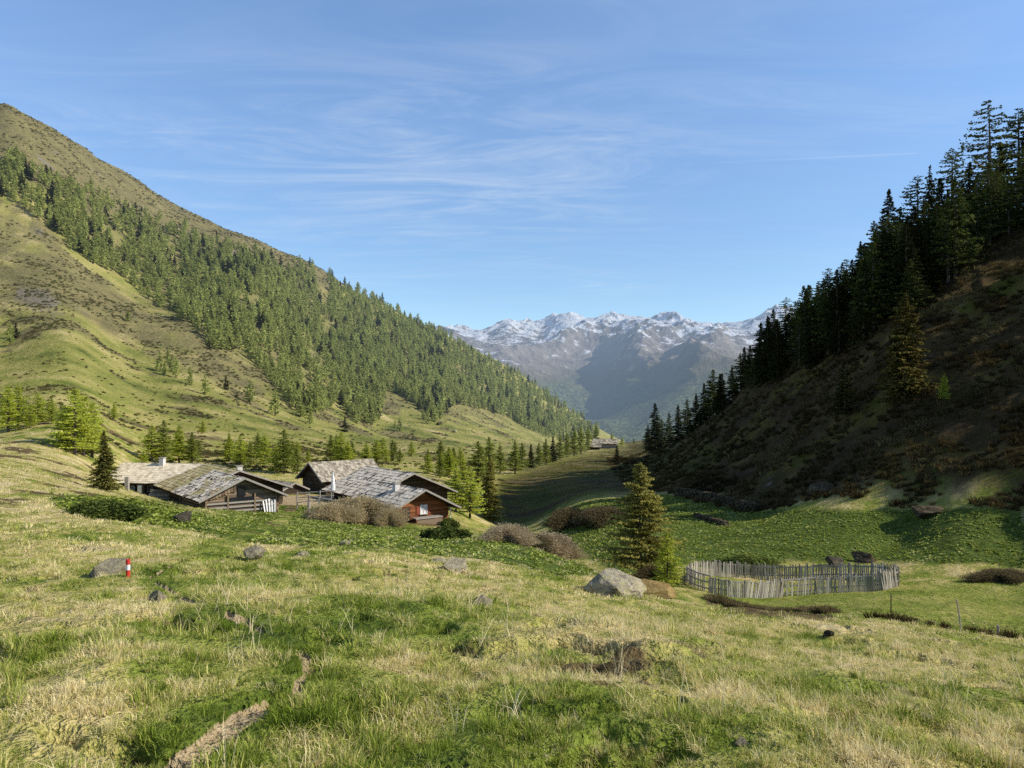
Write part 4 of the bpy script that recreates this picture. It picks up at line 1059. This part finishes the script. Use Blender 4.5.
# ------------------------------------------------------------------ huts
def shingles(mb, W, L, He, Hr, oe, og, sw, sr, side, g, broken=0.0):
    run = W / 2 + oe; rise = (Hr - He) / (W / 2); S = run * math.hypot(1, rise)
    nrow = max(3, int(S / sr)); ang = math.atan(rise)
    for r in range(nrow):
        x = og
        while x > -L - og:
            w = sw * g.uniform(.6, 1.4)
            if broken and g.random() < broken: x -= w; continue
            s0 = S * r / nrow - g.uniform(0, .12) * sr - .02; s1 = s0 + sr * 1.28
            sm, sl = (s0 + s1) / 2, s1 - s0
            yy = run - sm * math.cos(ang); zz = Hr - rise * (run - sm * math.cos(ang)) + .05 + .022 * (nrow - r) / nrow + g.uniform(-.012, .02)
            rot = Matrix.Rotation(-side * (ang - .05 + g.uniform(-.03, .03)), 3, 'X') @ Matrix.Rotation(g.uniform(-.04, .04), 3, 'Z')
            mb.box((x - w / 2, side * yy, zz + .02), (w * .97, sl, .028), rot)
            x -= w
def hut(name, label, px, y, az, W, L, He, Hr, wallmat, roofmat, oe=.7, og=.8, sw=.26, sr=.42, zoff=0.0, base=None, chimney=None, broken=0, seed=1, group=None, upper=None):
    g = random.Random(seed)
    x = (px - CX) / F * y; z = zg(x, y) + zoff
    t = thing(name, label, 'hut' if name != 'house' else 'house', (x, y, z), R(az), group)
    wl = MB(); h = .2; zc = -.2
    while zc < Hr - .12:
        k = max(0.0, (zc + h / 2 - He) / (Hr - He)); wd = W * (1 - k)
        if zc + h <= He + .05:
            ex = .22 if g.random() < .5 else .1
            for s in (-1, 1):
                wl.box((-L / 2, s * (W / 2 - .08), zc + h / 2), (L - .34, .15 + g.uniform(-.02, .03), h * .94))
        if wd > .35:
            gx = .16 + g.uniform(-.02, .03)
            wl.box((-.08, 0, zc + h / 2), (gx, wd + (.3 if k == 0 else -.05), h * .94))
            wl.box((-L + .08, 0, zc + h / 2), (gx, wd + (.3 if k == 0 else -.05), h * .94))
        zc += h
    wl.build('wall', wallmat, t)
    fd = MB()
    fd.box((-L / 2, 0, -1.2), (L + .1, W + .1, 2.1)); fd.build('foundation', M_STONE, t)
    run = W / 2 + oe; rise = (Hr - He) / (W / 2)
    rf = MB()
    for s in (-1, 1): shingles(rf, W, L, He, Hr, oe, og, sw, sr, s, g, broken)
    ro = rf.build('roof', roofmat, t)
    ang = math.atan(rise); S = run * math.hypot(1, rise)
    dk = MB()
    for s in (-1, 1):
        dk.box((-L / 2, s * run / 2, Hr - rise * run / 2 - .01), (L + 2 * og - .06, S, .05), Matrix.Rotation(-s * ang, 3, 'X'))
        xx = og - .3
        while xx > -L - og:
            dk.box((xx, s * run / 2, Hr - rise * run / 2 - .11), (.12, S - .1, .14), Matrix.Rotation(-s * ang, 3, 'X')); xx -= .9
    dk.build('roof_deck', M_DARKWOOD, ro)
    for xe in (og + .03, -L - og - .03):
        bb = MB()
        for s in (-1, 1):
            bb.box((xe, s * run / 2, Hr - rise * run / 2 + .015), (.05, S + .02, .20), Matrix.Rotation(-s * ang, 3, 'X'))
        bb.build('bargeboard', M_GREYWOOD, ro)
    pb = MB()
    for yy, zz in ((0, Hr - .28), (W / 2 - .05, He - .2), (-W / 2 + .05, He - .2)):
        pb.bar((og - .15, yy, zz), (-L - og + .15, yy, zz), .18, .18)
    pb.build('purlin', M_DARKWOOD, t)
    if chimney:
        cxx, cyy, ch = chimney; cz = Hr - rise * abs(cyy)
        cm = MB(); cm.box((cxx, cyy, cz + ch / 2 - .2), (.6, .6, ch + .4))
        c = cm.build('chimney', M_CHIM, ro)
        cap = MB(); cap.box((cxx, cyy, cz + ch + .06), (.8, .8, .09)); cap.build('chimney_cap', M_GREYWOOD, ro)
    return t
def window(t, face, a, zc, w, h, L, W, shutters=False, curtain=False, frame=M_WHITE):
    """face 'g' front gable (a = y), 'l' / 'r' long sides at y = -W/2 / +W/2 (a = x)"""
    def P(du, dn, dz):
        if face == 'g': return (.02 + dn, a + du, zc + dz)
        s = -1 if face == 'l' else 1
        return (a + du, s * (W / 2 + .02 + dn), zc + dz)
    def bx(mb, du, dn, dz, su, sn, sz):
        mb.box(P(du, dn, dz), (sn, su, sz) if face == 'g' else (su, sn, sz))
    fr = MB(); f = .07
    for s in (-1, 1):
        bx(fr, s * w / 2, .05, 0, f, .1, h + f); bx(fr, 0, .052, s * h / 2, w - f, .1, f)
    bx(fr, 0, .05, 0, .04, .06, h - f); bx(fr, 0, .052, .05, w - f, .06, .035)
    fo = fr.build('window', frame, t)
    pn_ = MB(); bx(pn_, 0, .02, 0, w - .06, .02, h - .06); pn_.build('pane', M_CURTAIN if curtain else M_GLASS, fo)
    sl = MB(); bx(sl, 0, .1, -h / 2 - .06, w + .2, .16, .05); sl.build('sill', M_GREYWOOD, fo)
    if shutters:
        for s in (-1, 1):
            sh = MB()
            for k in range(3): bx(sh, s * (w / 2 + .1 + .14 * k + .04), .045, 0, .13, .04, h + .05)
            bx(sh, s * (w / 2 + .28), .075, h * .3, .4, .025, .07); bx(sh, s * (w / 2 + .28), .075, -h * .3, .4, .025, .07)
            sh.build('shutter', M_SHUTTER, t)
def door(t, face, a, w, h, L, W, mat=M_BROWNWOOD):
    def P(du, dn, dz):
        if face == 'g': return (.02 + dn, a + du, dz)
        s = -1 if face == 'l' else 1
        return (a + du, s * (W / 2 + .02 + dn), dz)
    d = MB()
    for k in range(5):
        dd = (w / 5 * .96, .05, h); c = P((k - 2) * w / 5, .05, h / 2)
        d.box(c, (dd[1], dd[0], dd[2]) if face == 'g' else dd)
    o = d.build('door', mat, t)
    hd = MB(); c = P(w * .36, .11, h * .48); hd.box(c, (.05, .05, .16)); hd.build('handle', M_STEEL, o)

# long pale roofed house, left
A = hut('house', 'long dark house with a pale sun bleached roof at the left end', 197, 101, -8, 8.0, 9.6, 2.5, 4.15, M_DARKWOOD, M_SHINGLE_PALE, oe=1.1, og=.7, chimney=(-4.6, -.5, 1.0), seed=2, sw=.4, sr=.5)
for a in (-2.2, -4.0, -6.4): window(A, 'l', a, 1.35, .6, .7, 9.6, 8.0, curtain=(a == -6.4), frame=M_GREYWOOD)
door(A, 'l', -5.2, .95, 1.9, 9.6, 8.0)
pm = MB(); pm.box((-4.8, -5.0, 1.35), (.55, .12, 1.0)); pm.build('notice_panel', M_WHITE, A)
for a in (-1.0, -8.6):
    pp = MB(); pp.bar((a, -4.75, -.8), (a, -4.75, 2.25), .16, .16); pp.build('porch_post', M_DARKWOOD, A)
pr = MB(); pr.bar((-8.6, -4.75, .9), (-5.6, -4.75, .9), .07, .1); pr.bar((-8.6, -4.75, .5), (-5.6, -4.75, .5), .06, .1); pr.build('porch_rail', M_GREYWOOD, A)
# taller barn behind, then the low broken roofed barn before it
B2 = hut('barn', 'taller barn with a tan mossy roof and small chimney behind the low barn', 236, 90, -52, 11.0, 10.0, 2.0, 4.05, M_DARKWOOD, M_SHINGLE_TAN, oe=.9, og=1.2, chimney=(-1.6, .9, .6), seed=3, sw=.5, sr=.55)
B1 = hut('barn', 'low weathered barn with a patchy silver broken shingle roof and leaning white boards', 242, 80.5, -52, 7.6, 8.6, 1.75, 3.5, M_BROWNWOOD, M_SHINGLE_MOSSY, oe=.8, og=.9, seed=4, sw=.3, sr=.42, broken=.10)
op = MB(); op.box((.08, -.05, 2.15), (.12, .8, 1.0)); op.build('hatch_opening', M_GLASS, B1)  # dark slab stands in for the shade inside the hatch
op = MB(); op.box((.09, -.1, 1.28), (.14, 2.6, .5)); op.build('feed_opening', M_GLASS, B1)  # dark slab stands in for the shade inside the feed opening
for yy, zz, ln in ((-.1, 1.0, 7.4), (-.1, .55, 7.2), (-1.0, .12, 7.8)):
    bb = MB(); bb.box((.14, yy, zz), (.1, ln, .18)); bb.build('plank_band', M_GREYWOOD, B1)
for yy in (-3.7, -1.5, 1.3, 3.6):
    pp = MB(); pp.box((.17, yy, .85), (.12, .16, 1.9)); pp.build('upright_post', M_BROWNWOOD, B1)
sh = MB()
for k in range(9): sh.box((.15, -3.2 + k * .3, 1.9 + .12 * (k if k < 8 else 7) * .8), (.05, .26, .9 + .05 * (k % 3)))
sh.build('gable_board', M_BROWNWOOD, B1)
# barn C, behind and right
Cc = hut('barn', 'dark timber barn with a plain grey roof between the left and right huts', 314, 113, -137, 6.6, 9.0, 2.2, 4.3, M_DARKWOOD, M_SHINGLE_GREY, oe=.7, og=.9, seed=5, sw=.3, sr=.4)
window(Cc, 'g', -.6, 1.7, .6, .7, 9, 6.6, frame=M_DARKWOOD)
rp = MB(); rp.box((-1.4, 3.33, 1.0), (1.7, .08, 1.7)); rp.build('red_panel', M_SHUTTER, Cc)
# the two right houses
D = hut('house', 'largest house with a chequered silver roof and dark gable behind the red cabin', 409, 99, -52, 11.5, 10.5, 2.3, 4.75, M_DARKWOOD, M_SHINGLE_SILVER, oe=.9, og=1.3, seed=6, sw=.42, sr=.62)
window(D, 'g', -2.6, 2.3, 1.6, .6, 10, 11.5, frame=M_GREYWOOD, curtain=True); window(D, 'g', 2.8, 1.6, .7, .8, 10, 11.5, frame=M_GREYWOOD)
E = hut('cabin', 'red brown log cabin with white window and red shutters at the right end', 419, 84, -52, 7.4, 8.0, 1.75, 3.6, M_REDWOOD, M_SHINGLE_SILVER, oe=.9, og=1.4, seed=7, sw=.42, sr=.6, chimney=(-3.4, -.9, .8))
window(E, 'g', .55, 1.35, .85, .95, 8, 7.4, shutters=True, curtain=True)
door(E, 'g', -1.6, .85, 1.75, 8, 7.4, M_DARKWOOD)
lg = MB(); lg.box((.75, .6, .55), (1.0, 3.4, .12)); lg.build('balcony_floor', M_GREYWOOD, E)
lg = MB(); lg.box((1.22, .6, .1), (.08, 3.2, .6)); lg.build('balcony_front', M_BROWNWOOD, E)
for yy in (-1.0, 2.2):
    pp = MB(); pp.box((1.15, yy, .0), (.14, .14, 1.0)); pp.build('balcony_post', M_REDWOOD, E)
pp = MB(); pp.tube([(.5, 3.75, -.6), (.5, 3.75, 1.7)], .06, 8); pp.build('drain_pipe', M_WHITE, E)
# low shed roof between the barns, and the two huts far down the valley
hut('shed', 'low dark shed between the barns with a flat grey roof', 293, 107, -40, 4.0, 4.5, .7, 1.6, M_DARKWOOD, M_SHINGLE_GREY, oe=.4, og=.5, seed=8)
hut('hut', 'larger of the two far wooden huts on the green shoulder of the valley', 616, 385, -6, 6.5, 10.5, 2.6, 4.4, M_GREYWOOD, M_SHINGLE_GREY, seed=9, sw=.9, sr=.9)
hut('hut', 'smaller dark hut in front of the larger far hut in the valley', 600, 372, -12, 4.5, 5, 1.6, 3.0, M_DARKWOOD, M_SHINGLE_GREY, seed=10, sw=.9, sr=.9)

# ------------------------------------------------------------------ small things around the huts
def post(px, y, h, w, label, mat=M_GREYWOOD, lean=(0, 0), name='wooden_post', cat='post', group=None, round_=True):
    x = (px - CX) / F * y; z = zg(x, y); mb = MB()
    if round_: mb.tube([(0, 0, -.4), (lean[0] * .5, lean[1] * .5, h * .5), (lean[0], lean[1], h)], [w, w * .95, w * .85], 9)
    else: mb.box((0, 0, h / 2 - .2), (w * 2, w * 1.6, h + .4))
    return tag(mb.build(name, mat, None, loc=(x, y, z)), label, cat, group)
post(309, 76.5, 1.6, .17, 'thick grey wooden post at the left edge of the brown shrubs')
post(127, 84, 1.45, .20, 'squat grey wooden post before the long house', round_=False)
post(318, 84, 1.9, .06, 'thin leaning grey pole behind the thick wooden post', lean=(.12, 0))
def rail_fence():
    y = 88; x0 = (297 - CX) / F * y; z = zg(x0, y)
    t = thing('rail_fence', 'broken grey rail fence of poles across the yard entrance', 'fence', (x0, y, z))
    for k, (dx, h) in enumerate(((0, 1.95), (1.3, 1.8), (2.6, 2.1), (3.9, 1.9))):
        mb = MB(); mb.tube([(dx, 0, -.5), (dx + .04, 0, h)], .07, 7); mb.build('post', M_GREYWOOD, t)
    for a, b in (((-.3, .1, 1.75), (4.4, .1, 2.05)), ((-.2, .12, 1.25), (4.2, .12, 1.5)), ((.1, -.1, .75), (4.0, -.1, 1.15)), ((1.0, -.12, 1.6), (4.6, -.12, .9))):
        mb = MB(); mb.tube([a, b], .055, 7); mb.build('rail', M_GREYWOOD, t)
rail_fence()
def parasol():
    y = 100; x = (333 - CX) / F * y; z = zg(x, y)
    t = thing('parasol', 'closed white parasol in front of the dark timber barn', 'parasol', (x, y, z))
    mb = MB(); mb.tube([(0, 0, 0), (0, 0, 4.2)], .045, 8); mb.build('pole', M_GREYWOOD, t)
    mb = MB(); mb.tube([(0, 0, 1.6), (.02, 0, 2.2), (0, .02, 3.2), (0, 0, 4.05)], [.30, .27, .20, .05], 10); mb.build('canopy', M_CLOTH, t)
    mb = MB(); mb.tube([(0, 0, 0), (0, 0, .12)], .35, 12); mb.build('base', M_STONE, t)
parasol()
for k in range(5):
    o = MB(); o.bar((0, 0, 0), (-.28, .05 * k - .1, 1.15 + .12 * (k % 3)), .16, .03)
    cx0, cy0 = B1.location.x, B1.location.y
    n_ = Vector((math.cos(R(-52)), math.sin(R(-52)), 0)); s_ = Vector((-n_.y, n_.x, 0))
    p = Vector((cx0, cy0, 0)) + n_ * .65 + s_ * (2.2 + .27 * k)
    tag(o.build('board', M_WHITE, None, loc=(p.x, p.y, zg(p.x, p.y))), 'white painted board leaning on the gable of the low barn', 'board', 'white boards leaning on the low barn').rotation_euler = (0, 0, R(-52))
def log_wall():
    g = random.Random(5); y = 92.5
    x0, x1 = (150 - CX) / F * y, (184 - CX) / F * y; z = zg((x0 + x1) / 2, y)
    mb = MB()
    for r in range(6):
        xx = x0 - g.uniform(0, .6)
        while xx < x1:
            l = g.uniform(1.2, 2.8); mb.tube([(xx, y + r * .05 + g.uniform(-.05, .05), z + .1 + r * .19), (xx + l, y + r * .05 + g.uniform(-.05, .05), z + .1 + r * .19 + g.uniform(-.03, .03))], g.uniform(.07, .105), 7); xx += l + .03
    tag(mb.build('log_pile', M_GREYWOOD), 'low pile of grey logs between the long house and the barns', 'log pile')
log_wall()
def trail_marker():
    x, y, z = sight(128, 577, 9); z += .02
    t = thing('trail_marker', 'red and white trail marker stake beside the angular boulder', 'trail marker', (x, y, z))
    h = 16 / F * y; r = .03
    for k, (m, nm) in enumerate(((M_RED, 'red_band'), (M_WHITE, 'white_band'), (M_RED, 'red_band'))):
        mb = MB(); mb.tube([(0, 0, h * k / 3 - (.3 if k == 0 else 0)), (0, 0, h * (k + 1) / 3)], r, 12); mb.build(nm, m, t)
trail_marker()
def wire_fence():
    P = []
    for px, y, h, w, lab, lean in ((891, 24.5, .78, .018, 'thin upright dark fence stake at the meadow edge', (0, 0)), (962, 22.8, .95, .024, 'thin leaning grey fence stake right of the upright one', (-.16, 0)), (998, 22.0, .30, .04, 'short wooden fence stub near the right edge', (0, 0))):
        o = post(px, y, h, w, lab, M_GREYWOOD if lean[0] or w > .03 else M_DARKWOOD, lean, 'fence_stake', 'stake')
        P.append(Vector(o.location) + Vector((lean[0], lean[1], h * .92)))
    x = (1085 - CX) / F * 20.5; P.append(Vector((x, 20.5, zg(x, 20.5) + .3)))
    mb = MB(); pts = []
    for a, b in zip(P[:-1], P[1:]):
        for k in range(8):
            t = k / 8; pts.append(a.lerp(b, t) - Vector((0, 0, .18 * math.sin(math.pi * t))))
    pts.append(P[-1]); mb.tube(pts, .004, 5)
    tag(mb.build('fence_wire', M_STEEL), 'sagging wire strung between the stakes at the meadow edge', 'wire')
wire_fence()

def picket_fence():
    g = random.Random(9)
    front = [(686, 45.6), (690, 44.2), (697, 42.6), (710, 41.4), (728, 41.0), (746, 41.2), (762, 41.6), (782, 42.2), (816, 42.6), (850, 42.6), (884, 42.5), (899, 43.2)]
    back = [(686, 45.6), (692, 47.2), (704, 48.6), (720, 49.0), (737, 49.2), (765, 49.0), (800, 48.4), (840, 47.8), (872, 46.8), (894, 45.4), (899, 43.2)]
    ctr = ((790 - CX) / F * 45, 45.0)
    t = thing('picket_fence', 'ring of silver grey wooden pickets around the small pen on the meadow', 'fence', (ctr[0], ctr[1], zg(*ctr)))
    base = Vector(t.location)
    def W(px, y):
        x = (px - CX) / F * y; return Vector((x, y, zg(x, y)))
    def run(line, gaps, hts):
        pts = [W(*p) for p in line]
        for a, b, (px0, _), (px1, _) in zip(pts[:-1], pts[1:], line[:-1], line[1:]):
            pm = (px0 + px1) / 2
            d = (b - a); d.z = 0; L = d.length; d.normalize(); n = Vector((-d.y, d.x, 0))
            style = gaps(pm)
            mb = MB(); s = .0
            while s < L:
                w = g.uniform(.065, .10); p = a + d * s; z = zg(p.x, p.y)
                if style == 'gate' and g.random() < .45: s += .13; continue
                h = hts(px0 + (px1 - px0) * s / L) * g.uniform(.86, 1.08)
                tl = {'lean': .22, 'end': .25}.get(style, 0.0) + g.gauss(0, .03)
                lo = Vector((p.x, p.y, z - .12)) - base; hi = lo + d * (tl * h * (-1 if style == 'end' else 1)) + Vector((0, 0, h + .1)) + n * g.gauss(0, .03)
                mb.bar(lo, hi, .022, w, up=(n.x, n.y, 0)) if False else mb.bar(lo, hi, w, .022, up=(n.x, n.y, .001))
                s += w + g.uniform(.02, .05) + (.05 if style == 'gate' else 0)
            if mb.v: mb.build('picket_panel', M_PICKET, t)
            for hh in ((.3, .8) if style != 'gate' else (.2, .55, .9)):
                rb = MB(); rb.bar(a + Vector((0, 0, hh)) + n * .05 - base, b + Vector((0, 0, hh)) + n * .05 - base, .05, .07); rb.build('rail', M_GREYWOOD, t)
            pb = MB(); pb.tube([a + n * .1 - base - Vector((0, 0, .4)), a + n * .1 - base + Vector((0, 0, hts(px0) * 1.02))], [.06, .05], 7); pb.build('post', M_GREYWOOD, t)
    run(front, lambda p: 'gate' if p < 712 or 782 < p < 816 else 'lean' if 744 < p < 782 else 'end' if p > 880 else '', lambda p: np.interp(p, [686, 740, 746, 782, 816, 860, 884, 899], [.95, .85, .9, 1.0, .95, .95, 1.15, 1.1]))
    run(back, lambda p: '', lambda p: np.interp(p, [686, 720, 840, 899], [.95, 1.0, .95, 1.05]))
picket_fence()
def dry_wall(pts, h, label, seed):
    g = random.Random(seed); mb = MB(); P = [sight(*p) for p in pts]
    for a, b in zip(P[:-1], P[1:]):
        a, b = Vector(a), Vector(b); L = (b - a).length; n = int(L / .45)
        for i in range(n):
            for r in range(int(h / .24)):
                p = a.lerp(b, (i + g.random()) / n); z = zg(p.x, p.y)
                rot = Matrix.Rotation(g.uniform(-.3, .3), 3, 'Z') @ Matrix.Rotation(g.uniform(-.2, .2), 3, 'X')
                mb.box((p.x + g.uniform(-.1, .1), p.y + g.uniform(-.2, .2), z + .1 + r * .22), (g.uniform(.35, .7), g.uniform(.35, .6), g.uniform(.2, .3)), rot)
    tag(mb.build('stone_wall', M_STONE, bevel=.03), label, 'stone wall')
dry_wall([(676, 496, 60), (700, 500, 60), (730, 507, 60), (754, 512, 60)], 1.2, 'dark dry stone wall at the foot of the shaded hillside', 11)
dry_wall([(696, 517, 60), (712, 522, 58), (726, 526, 56)], .7, 'short tumbled stone wall below the longer one', 12)


# ------------------------------------------------------------------ sky, sun, camera
def sky():
    w = bpy.data.worlds.new('World'); SC.world = w; w.use_nodes = True; nt = w.node_tree; nt.nodes.clear()
    out = nt.nodes.new('ShaderNodeOutputWorld'); bg = nt.nodes.new('ShaderNodeBackground')
    s = nt.nodes.new('ShaderNodeTexSky'); s.sky_type = 'NISHITA'; s.sun_disc = False
    s.sun_elevation = R(SUN_EL); s.sun_rotation = R(90 - SUN_AZ); s.altitude = 1800; s.air_density = 1.0; s.dust_density = .6; s.ozone_density = 1.5
    tc = nt.nodes.new('ShaderNodeTexCoord'); sp = nt.nodes.new('ShaderNodeSeparateXYZ'); nt.links.new(tc.outputs['Generated'], sp.inputs[0])
    grade = mixc(nt, smooth(nt, sp.outputs[2], .08, .48), (.96, 1.07, 1.12), (1.38, 1.50, 1.58))
    grade = mixc(nt, smooth(nt, sp.outputs[2], .50, .85), grade, (.62, .60, .62))
    clear = mixc(nt, 1.0, s.outputs[0], grade, 'MULTIPLY')
    zc = mth(nt, 'MAXIMUM', sp.outputs[2], .03)
    cx = mth(nt, 'DIVIDE', sp.outputs[0], zc); cy = mth(nt, 'DIVIDE', sp.outputs[1], zc)
    cb = nt.nodes.new('ShaderNodeCombineXYZ'); nt.links.new(cx, cb.inputs[0]); nt.links.new(cy, cb.inputs[1])
    mp = nt.nodes.new('ShaderNodeMapping'); nt.links.new(cb.outputs[0], mp.inputs[0])
    mp.inputs['Rotation'].default_value = (0, 0, R(18)); mp.inputs['Scale'].default_value = (.55, 1.35, 1)
    n1 = noise(nt, mp.outputs[0], 1.5, 8, .66, 1.6); n2 = noise(nt, cb.outputs[0], .42, 3, .5)
    f = mth(nt, 'MULTIPLY', smooth(nt, n1, .47, .80), smooth(nt, n2, .40, .62))
    fade = smooth(nt, sp.outputs[2], .04, .14)
    ud = mth(nt, 'DIVIDE', sp.outputs[0], mth(nt, 'MAXIMUM', sp.outputs[1], .05)); td = mth(nt, 'DIVIDE', sp.outputs[2], mth(nt, 'MAXIMUM', sp.outputs[1], .05))
    ga = mth(nt, 'POWER', mth(nt, 'DIVIDE', mth(nt, 'ADD', ud, .17), .36), 2.0); gb = mth(nt, 'POWER', mth(nt, 'DIVIDE', mth(nt, 'SUBTRACT', td, .315), .13), 2.0)
    bank = mth(nt, 'EXPONENT', mth(nt, 'MULTIPLY', mth(nt, 'ADD', ga, gb), -1.0))
    f = mth(nt, 'MULTIPLY', smooth(nt, n1, .36, .80), mth(nt, 'ADD', mth(nt, 'MULTIPLY', smooth(nt, n2, .40, .62), .35), mth(nt, 'MULTIPLY', bank, .95)))
    # vapour trail
    tr = mth(nt, 'ABSOLUTE', mth(nt, 'SUBTRACT', mth(nt, 'SUBTRACT', td, .2965), mth(nt, 'MULTIPLY', ud, .046)))
    tr = mth(nt, 'MULTIPLY', smooth(nt, tr, .0022, .0), mth(nt, 'MULTIPLY', smooth(nt, ud, .20, .44), smooth(nt, ud, .535, .52)))
    tr = mth(nt, 'MULTIPLY', tr, smooth(nt, sp.outputs[1], .0, .1))
    f = mth(nt, 'ADD', mth(nt, 'MULTIPLY', mth(nt, 'MULTIPLY', f, fade), .42), mth(nt, 'MULTIPLY', tr, .13))
    c = mixc(nt, f, clear, (5.4, 5.9, 6.4))
    nt.links.new(c, bg.inputs[0]); bg.inputs[1].default_value = .15
    nt.links.new(bg.outputs[0], out.inputs[0])
sky()
L = bpy.data.lights.new('sun', 'SUN'); L.energy = 5.0; L.angle = R(.53); L.color = (1.0, .93, .80)
so = bpy.data.objects.new('sun', L); COL.objects.link(so)
d = Vector((math.cos(R(SUN_EL)) * math.cos(R(SUN_AZ)), math.cos(R(SUN_EL)) * math.sin(R(SUN_AZ)), math.sin(R(SUN_EL))))
so.rotation_euler = (-d).to_track_quat('-Z', 'Y').to_euler(); so.location = d * 200
cam = bpy.data.cameras.new('camera'); cam.sensor_width = 36; cam.lens = 36 * F / 1024; cam.shift_y = (HY - 384) / 1024
cam.clip_end = 20000; cam.clip_start = .1
co = bpy.data.objects.new('camera', cam); COL.objects.link(co); co.location = (0, 0, 0); co.rotation_euler = (R(90), 0, 0)
SC.camera = co
SC.view_settings.view_transform = 'Standard'; SC.view_settings.look = 'None'; SC.view_settings.exposure = 0
SC.cycles.max_bounces = 4; SC.cycles.diffuse_bounces = 2; SC.cycles.transparent_max_bounces = 8
SC.cycles.use_denoising = False
